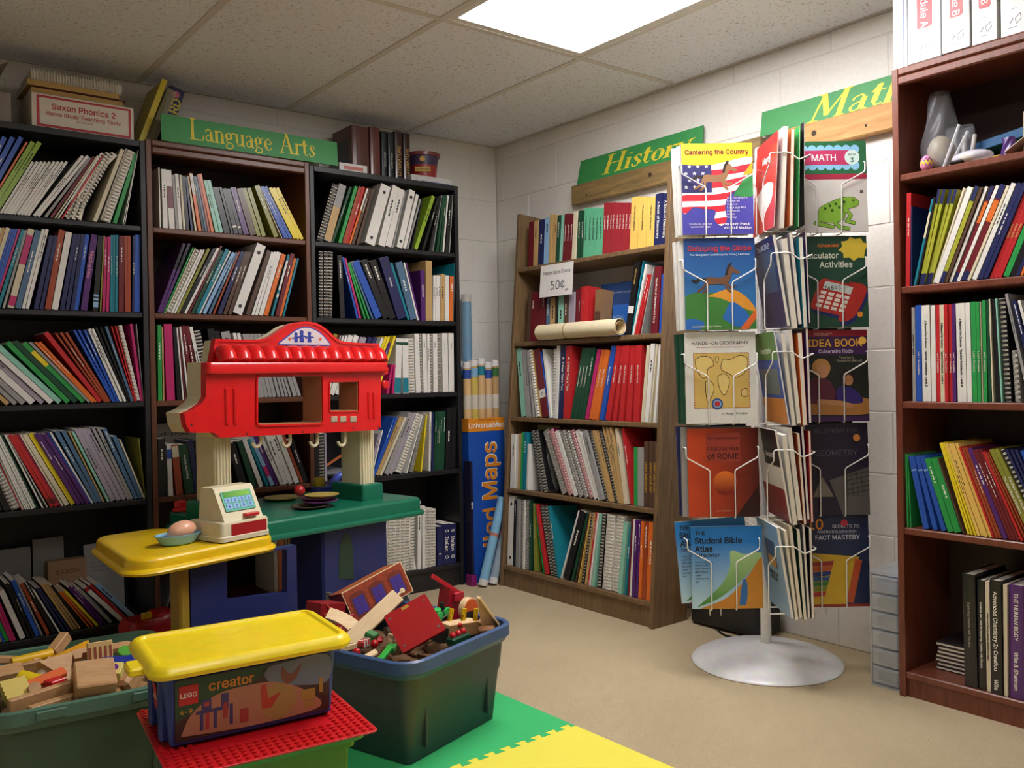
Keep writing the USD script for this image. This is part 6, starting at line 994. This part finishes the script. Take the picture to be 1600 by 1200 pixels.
for k in range(4): part(rk, 'white_tube', mv(cyl(.006, .10, 10), T(-.03+.018*k, .0, .002), Ry(6*k-8)), plain('d8d4d0', .4))
pk = thing('wrapped_packet', 'clear wrapped packet lying at the shelf edge, upper shelf of the right bookcase', 'packet', fr(2.452, .055, Z1)); part(pk, 'wrap', blob(.055, .035, .020), clear('packet_wrap', 'e4e0ea', .55, .15), True, M=T(0, 0, .020)); part(pk, 'yellow_insert', blob(.018, .016, .010), plain('d8cc6a', .5), True, M=T(-.012, -.008, .018))
solo('clamp', 'small black clip on the shelf edge below the wrapped packet', 'clip', bev(-.018, .018, -.006, .012, 0, .008, .003), plain('201c1c', .5), M=fr(2.43, .008, on(1.4995)))
for n, (lab, s0, h, a, c, w, y) in enumerate((('blue book lying on top, back of the upper shelf of the right bookcase', 2.40, .026, -6, '1f5a8c', .15, .15), ('yellow book leaning below the blue one on the upper right shelf', 2.40, .034, -4, 'b8a83a', .15, .14))):
    b = thing('softcover_book', lab, 'book', fr(s0, y, Z1+(.052 if n == 0 else .0))@Ry(-8 if n == 0 else 0)); part(b, 'cover', cat(bx(0, w, 0, .10, 0, .001), bx(0, w, 0, .10, h-.001, h), bx(0, w, 0, .001, 0, h)), plain(c, .35)); part(b, 'pages', bx(.001, w-.001, .001, .099, .001, h-.001), paper)
solo('purple_pouch', 'crumpled purple plastic pouch beside the yellow book on the upper right shelf', 'pouch', bag(.04, .03, .06, .7, 12), plain('4a2a6a', .25), True, M=fr(2.535, .085, Z1))
pb = thing('card_box', 'open cream card box at the right end of the upper shelf', 'box', fr(2.58, .06, Z1)); part(pb, 'box', bev(0, .12, 0, .14, 0, .115, .001), plain('b8ae94', .6)); part(pb, 'flap', mv(bx(0, .06, 0, .09, 0, .002), T(-.035, -.03, .01), Ry(-32)), plain('c0aa98', .6)); part(pb, 'print', mv(ext(unary_union([sbox(.02, .08, .1, .083), sbox(.02, .07, .09, .072), sbox(.02, .06, .1, .062)]), .0005), T(0, -.0002, 0), FRONT), plain('8a8068', .5))
ol = thing('card_box', 'orange brown card folder at the back of the upper right shelf', 'folder', fr(2.56, .205, Z1)@Ry(-12)); part(ol, 'folder', bev(0, .16, 0, .04, 0, .15, .001), plain('a86a2c', .5)); part(ol, 'tab', bx(.10, .15, 0, .002, .15, .162), plain('b8782c', .5))
# lower shelf stack of booklets
for k in range(7): 
    z = .0735+.0115*k; o = thing('booklet', f"{ORD[k]} booklet from the bottom of the flat stack, bottom shelf of the right bookcase", 'booklet', fr(2.318+.003*(k % 3)-(.008 if k == 2 else 0), .09, z), 'flat stack of white-edged booklets'); part(o, 'cover', cat(bx(0, .105, 0, .16, 0, .0025), bx(0, .105, 0, .16, .0085, .011)), plain('2c2426', .5)); part(o, 'pages', bx(.001, .104, .001, .159, .0026, .0084), paper)

# ------------------------------------------------------------------ the corner
mb = thing('map_carton', 'tall blue display carton of rolled maps with an orange band, in the corner', 'carton', T(-.420, -.31, 0)); MW = .205
part(mb, 'carton', bev(0, MW, 0, .21, .0005, .69, .002), plain('1c4fae', .35)); part(mb, 'orange_band', cat(bx(-.001, MW+.001, -.001, .0, .69, .75), bx(-.001, 0, 0, .21, .69, .75), bx(0, MW, .209, .21, .69, .75), bx(MW, MW+.001, 0, .21, .69, .75)), plain('e08a24', .4))
part(mb, 'lettering', mv(text('UniversalMap', .026, True, MW*.98), T(MW/2, -.0014, .718), FRONT), plain('e8e4e0', .4)); part(mb, 'lettering', mv(text('LARGEST SELLER OF', .007, False, .12), T(MW/2, -.0014, .742), FRONT), plain('8a4a1a', .4))
def vert(s, h, z, c, o, nm): part(mb, nm, mv(text(s, h, True, .60), T(MW*.56, -.0003-o, z), FRONT, Rz(90)), plain(c, .4))
t_ = text('Rolled Maps', .10, True, .60, .0006)
part(mb, 'lettering_outline', mv(t_, T(MW*.555, -.0002, .335), FRONT, Rz(90), np.diag([1.02, 1.10, 1, 1])), plain('e8d8c0', .4)); part(mb, 'lettering', mv(t_, T(MW*.555, -.0009, .335), FRONT, Rz(90)), plain('d8862a', .4))
mapm = [plain(c, .35) for c in ('d8b27c', 'c8b05a', 'd0a878', 'd4ac80', 'b89468', '8aa0ae', 'b8a888', '9ab0a8')]
for n in range(10):
    col, rowi = n % 5, n//5; x, y = .022+.040*col, .035+.075*rowi; d = thing('rolled_map', f"{ORD[col]} rolled map from the left in the {['front', 'back'][rowi]} row of the blue carton", 'rolled map', T(-.420+x, -.31+y, .6915), 'rolled maps standing in the blue carton')
    top = .315+.008*((n*7) % 3); part(d, 'tube', cyl(.0185, top-.03, 18), mapm[n % 8], 40); part(d, 'end_cap', mv(cyl(.0192, .032, 18, .003), T(0, 0, top-.03)), plain('d8d6d4', .35), 40); part(d, 'blue_band', lathe([(.0189, top-.075), (.0189, top-.035)], 18), plain(['2a4a9a', '7aa8c8', '1c7a8a', '2a4a9a', '3a6a3a'][col], .4), True)
    if rowi == 0:
        part(d, 'white_label', mv(lathe([(.0188, .10), (.0188, .165)], 18), np.eye(4)), plain('c8c0b4', .5), True); part(d, 'green_print', lathe([(.0188, .0), (.0188, .03)], 18), plain('7aa88a', .4), True)
tm_ = thing('rolled_map', 'tall pale blue rolled map standing behind the blue carton', 'rolled map', T(-.243, -.062, .0005)@Rx(0)); part(tm_, 'tube', cyl(.024, 1.30, 20), plain('7fa8c6', .4), 40); part(tm_, 'end_cap', mv(cyl(.0248, .04, 20, .003), T(0, 0, 1.30)), plain('d4d0c8', .4), 40)
for n, (x, y, c, lab, tx, tyy) in enumerate(((-.408, -.384, '7fb4d8', 'light blue rolled map leaning beside the map carton', 19, 8), (-.352, -.384, '94a4b4', 'grey blue rolled map leaning against the oak bookcase', 20, 8))):
    d = thing('rolled_map', lab, 'rolled map', T(x, y, .009)@Ry(tx)@Rx(-2)); part(d, 'tube', cyl(.021, .40, 20), plain(c, .4), 40); part(d, 'end_cap', mv(cyl(.0218, .03, 20, .002), T(0, 0, -.004)), plain('d8d6d4', .4), 40); part(d, 'red_print', lathe([(.0212, .22), (.0212, .235)], 20), plain('b87a6a', .4), True)
nb_ = thing('map_box', 'narrow dark navy box with white lettering standing beside the corner bookcase', 'box', T(-.437, -.345, .0005)); part(nb_, 'box', bev(0, .012, 0, .05, .05, .56, .001), plain('171433', .4)); part(nb_, 'magenta_foot', bev(-.006, .020, -.006, .04, 0, .049, .001), plain('8a1a6c', .4)); part(nb_, 'lettering', mv(text('MAY', .010, True, .05), T(.006, -.0004, .36), FRONT, Rz(-90)), inklight)
# history bookcase extras
def fh(s, y, t): return FH.M(s, -y, t)
sc_ = thing('paper_scroll', 'cream rolled poster tied with twine lying along the second shelf of the oak bookcase', 'rolled poster', fh(.57, .012, SHH[1]+.034))
s0, s1 = FH.uv((846, 516))[0], FH.uv((971, 512))[0]
part(sc_, 'roll', mv(lathe([(.033, 0), (.033, s1-s0), (.031, s1-s0), (.029, s1-s0-.06), (.0, s1-s0-.07)], 28), T(s0-.57, -.018, 0), Ry(90)), plain('e6d8b4', .6), True); part(sc_, 'inner_turn', mv(lathe([(.024, .02), (.024, s1-s0-.002), (.022, s1-s0-.002), (.021, s1-s0-.05)], 24), T(s0-.57, -.018, -.004), Ry(90)), plain('d8c496', .6), True); part(sc_, 'twine', mv(lathe([(.0335, .0), (.0345, .001), (.0345, .004), (.0335, .005)], 24), T(s0-.57+(s1-s0)*.37, -.018, 0), Ry(90)), plain('9a8050', .7), True)
pn = thing('price_note', 'handwritten white paper note taped to the top shelf edge of the oak bookcase', 'note', fh(.0, -.0035, 0)); n0, n1 = FH.uv((845, 440))[0], FH.uv((896, 436))[0]; zt, zb = 1.425, 1.285
part(pn, 'paper', bx(n0, n1, 0, .0006, zb, zt), plain('e4e0dc', .7))
part(pn, 'lettering', mv(text('Yesterdays Dress', .022, False, (n1-n0)*.84), T((n0+n1)/2, -.0003, zt-.035), FRONT), plain('6a6a72', .6)); part(pn, 'lettering', mv(text('50\u00a2', .042, False, .09), T((n0+n1)/2+.01, -.0003, zt-.092), FRONT), plain('5a5a64', .6)); part(pn, 'lettering', mv(text('ea', .012, False), T(n1-.035, -.0003, zb+.025), FRONT), plain('6a6a72', .6))
s0, s1 = FH.uv((921, 480))[0], FH.uv((933, 480))[0]
b = thing('hardcover_book', 'tan and brown spined hardcover beside the bright red one, oak bookcase', 'book', fh(s0, .03, SHH[1]+.0006)); w = .036; part(b, 'cover', cat(bx(0, .003, 0, .13, 0, .20), bx(w-.003, w, 0, .13, 0, .20), bx(.003, w-.003, 0, .003, 0, .20)), plain('8a6a4a', .4)); part(b, 'pages', bx(.003, w-.003, .003, .127, .003, .197), paper); part(b, 'spine_picture', bx(.002, w-.002, -.0005, 0, .01, .11), plain('5a3a2c', .5))
s0, s1 = FH.uv((936, 470), -.09)[0], FH.uv((986, 470), -.09)[0]
def art_w(b, w, h):
    flat(b, 'picture_dark', blobp([(0, h*.72), (w*.3, h*.66), (w*.35, h*.3), (w*.2, 0), (0, 0)]).intersection(R_(0, 0, w, h)), '1a2438', 2); flat(b, 'picture_sky', R_(w*.3, h*.1, w, h*.6), '1f5aa8', 1); words(b, 'THE WORLD', .013, w*.42, h*.38, '8aa8c8', False, w*.7, 5, 'title_lettering', False); words(b, 'CHRISTOPHER COLUMBUS', .008, w*.5, h*.82, '8a9cae', False, w*.8, 5, 'title_lettering')
face_book('hardcover_book', 'dark blue picture book standing face-out on the second shelf of the oak bookcase', 'book', fh(s0, .085, SHH[1]+.0006)@Rx(-4), s1-s0+.05, .235, .012, plain('1c3a6c', .35), art_w)
# plastic sleeve in the fourth shelf
solo('plastic_sleeve', 'crumpled clear plastic sleeve bulging out of the fourth shelf, oak bookcase', 'plastic sleeve', mv(bag(.12, .09, .255, .75, 21), Ry(-12)), clear('sleeve', 'dfe2e4', .16, .12), True, M=fh(.645, .075, SHH[3]+.0006))
yf = thing('folder', 'pale yellow folder standing at the left back of the fourth shelf, oak bookcase', 'folder', fh(.448, .15, SHH[3]+.0006)); part(yf, 'cover', bx(0, .15, 0, .003, 0, .288), plain('dcd8a8', .5)); part(yf, 'lettering', mv(text('STREAMS', .016, True, .09), T(.09, -.0003, .235), FRONT), plain('4a4a40', .5))
# papers at the back of the bottom-left shelf
def fa(u, y, z): return FA29.M(u, -y, z)
for lab, u, y, w, h, c in (('grey file folder upright at the back of the bottom left shelf', -2.42, .20, .27, .27, '7e7a76'), ('tall grey folder standing behind the bottom left books', -2.14, .22, .10, .29, '8a8680'), ('white printed sheet leaning at the back, bottom left shelf', -1.975, .215, .135, .25, 'a8a4a0')):
    o = thing('paper_folder', lab, 'folder', fa(u, y, SH[4]+.0006)@Rx(-3)); part(o, 'sheet', bx(0, w, 0, .012, 0, h), plain(c, .6)); part(o, 'print', mv(ext(unary_union([sbox(w*.15, h*k, w*.8, h*k+.003) for k in (.6, .66, .72)]), .0005), T(0, -.0002, 0), FRONT), plain('8c8884' if c != 'a8a4a0' else '8a8a90', .6))
o = thing('card_box', 'brown card box with faint capital lettering behind the bottom left books', 'box', fa(-2.105, .165, SH[4]+.0006)); part(o, 'box', bev(0, .125, 0, .045, 0, .215, .001), plain('a58264', .6)); part(o, 'lettering', mv(text('SAXON', .016, False, .085), T(.062, -.0003, .175), FRONT), plain('7a4a30', .6))
# loose stuff on the brown and corner bookcases
ps = thing('paper_sheet', 'white printed sheet at the back of the fourth shelf, brown bookcase', 'paper', fa(-1.765, .20, SH[3]+.0006)@Rx(-4)); part(ps, 'sheet', bx(0, .20, 0, .004, 0, .255), plain('c8c2b8', .6)); part(ps, 'lettering', mv(text('Spelling Power', .016, True, .13), T(.11, -.0003, .215), FRONT), plain('5a5450', .6)); part(ps, 'blue_lettering', mv(text('Acorn', .014, True, .06), T(.14, -.0003, .175), FRONT), plain('5a68b0', .6))
for lab, u, c, a in (('clear plastic sleeve hanging over the bottom shelf of the brown bookcase', -1.755, 'c8ccd0', 14),): solo('plastic_sleeve', lab, 'plastic sleeve', mv(bx(0, .004, 0, .2, 0, .26), Ry(a)), clear('sleeve2', 'c8ccd0', .5, .2), M=fa(u, .01, SH[4]+.003))
for lab, u, c, w in (('white book on the bottom shelf seen through the toy kitchen window', -1.335, 'W', .014), ('orange book on the bottom shelf seen through the toy kitchen window', -1.318, 'O', .026), ('tan book on the bottom shelf seen through the toy kitchen window', -1.289, 'A', .022), ('black comb-bound book on the bottom shelf of the brown bookcase', -1.69, 'K', .02)): make_book(c, 's' if c == 'K' else 'p', w, .26, .19, lab, 'books on the bottom shelf of the middle brown bookcase', fa(u, .02, SH[4]+.0006))
ot = thing('supply_pouch', 'grey fabric pouch lying on the fourth shelf of the corner bookcase', 'pouch', fa(-1.05, .12, SH[3]+.0006)); part(ot, 'pouch', blob(.085, .07, .022), plain('6a6a6c', .6), True, M=T(0, 0, .022)); part(ot, 'zip', bx(-.06, .06, -.055, -.052, .030, .033), plain('2a2a2c', .5))
solo('ruler', 'orange ruler leaning over the grey pouch, corner bookcase', 'ruler', bev(-.10, .10, -.012, .012, 0, .004, .001), plain('d8743c', .4), M=fa(-1.03, .06, SH[3]+.085)@Ry(-28))
wp = thing('paper_stack', 'white papers lying across the tops of the bottom row, corner bookcase', 'papers', fa(-.84, .04, SH[4]+.283)); part(wp, 'sheets', bev(0, .20, 0, .2, 0, .012, .001), plain('d0cec8', .5)); part(wp, 'folded_sheet', mv(bev(0, .11, 0, .18, 0, .006, .001), T(.02, 0, .013), Ry(-5)), plain('dad8d2', .5))
solo('plastic_sleeve', 'crumpled clear bag between the white row and the Italian books', 'plastic sleeve', bag(.05, .08, .11, .6, 31), clear('sleeve3', 'd8dadc', .3, .15), True, M=fa(-.630, .13, SH[4]+.20)) if 0 else None

# ------------------------------------------------------------------ on the floor
og = thing('drawer_organizer', 'clear plastic drawer organizer on the carpet beside the right bookcase', 'organizer', FB.M(2.155, .27, 0)); cl = clear('organizer_plastic', 'd2d6da', .42, .18)
part(og, 'shell', cat(bx(0, .004, 0, .25, .0005, .34), bx(.09, .094, 0, .25, .0005, .34), bx(0, .094, 0, .25, .336, .345), bx(0, .094, 0, .25, .0005, .006)), cl)
for k in range(6): part(og, 'drawer', bev(.006, .088, -.003, .24, .012+.054*k, .060+.054*k, .004), cl); part(og, 'drawer_contents', bx(.014, .080, .02, .2, .016+.054*k, .042+.054*k), plain(['4a5a50', '5a5a5e', '6a6a70', '54585c', '5a5450', '7a84b0'][k], .6))
spk = thing('stereo_box', 'black electronics box on the floor behind the spinner rack', 'electronics', FB.M(1.372, .165, .0005)); part(spk, 'case', bev(0, .30, 0, .14, .006, .125, .006), plain('1a1a1c', .45)); part(spk, 'side_plate', bx(-.003, 0, .01, .13, .01, .12), plain('8a8a8a', .5)); 
for x in (.03, .27): part(spk, 'foot', mv(cyl(.01, .006, 10), T(x, .03, 0)), plain('101010', .6))
cabm = plain('141414', .5)
for n, pts in enumerate(([(1120, 982), (1128, 990), (1142, 995), (1160, 997)], [(1145, 978), (1154, 986), (1158, 993), (1150, 984), (1180, 984)])):
    solo('power_cable', ['black cable running from the box towards the rack base', 'second black cable looping on the carpet by the rack base'][n], 'cable', tube(smooth_curve([atZ(.0042, *p) for p in pts], 6), .0038, 8), cabm, True)
tr = thing('toy_truck', 'red plastic toy truck with a yellow knob behind the brick bucket', 'toy vehicle', T(-1.905, -.62, 0)@Rz(10)@np.diag([.85, .85, .85, 1])); part(tr, 'body', rslab(.20, .14, .03, [(.01, .10), (0, .12), (0, .20), (.015, .225)], 5), plast('b81c26'), 40); part(tr, 'cab', rslab(.09, .12, .025, [(0, .22), (.008, .235), (.02, .24)], 5, .05), plast('b81c26'), 40); part(tr, 'knob', cat([mv(cyl(.012, .022, 12, .002), T(-.03+.014*k, -.02, .224)) for k in range(2)]), plast('f0cc18'), 40)
for x in (-.06, .06):
    for y in (-.07, .07): part(tr, 'wheel', mv(cyl(.055, .03, 24, .006), T(x, y+.015, .0555), Rx(90)), plain('2c2c2e', .5), 40)
for y in (-.075, .075): part(tr, 'wheel_arch', mv(lathe([(.060, -.008), (.068, -.008), (.068, .008), (.060, .008), (.060, -.008)], 28), T(-.06, y, .085), Rx(90)), plain('8a8688', .4), 40)
c = atZ(.09, -4, 1178); solo('play_ball', 'magenta ball at the lower left corner, beside the green tub', 'ball', blob(.085, .085, .085, 3), plain('8a1f4c', .5), True, M=T(c[0]-.03, c[1], .0852))
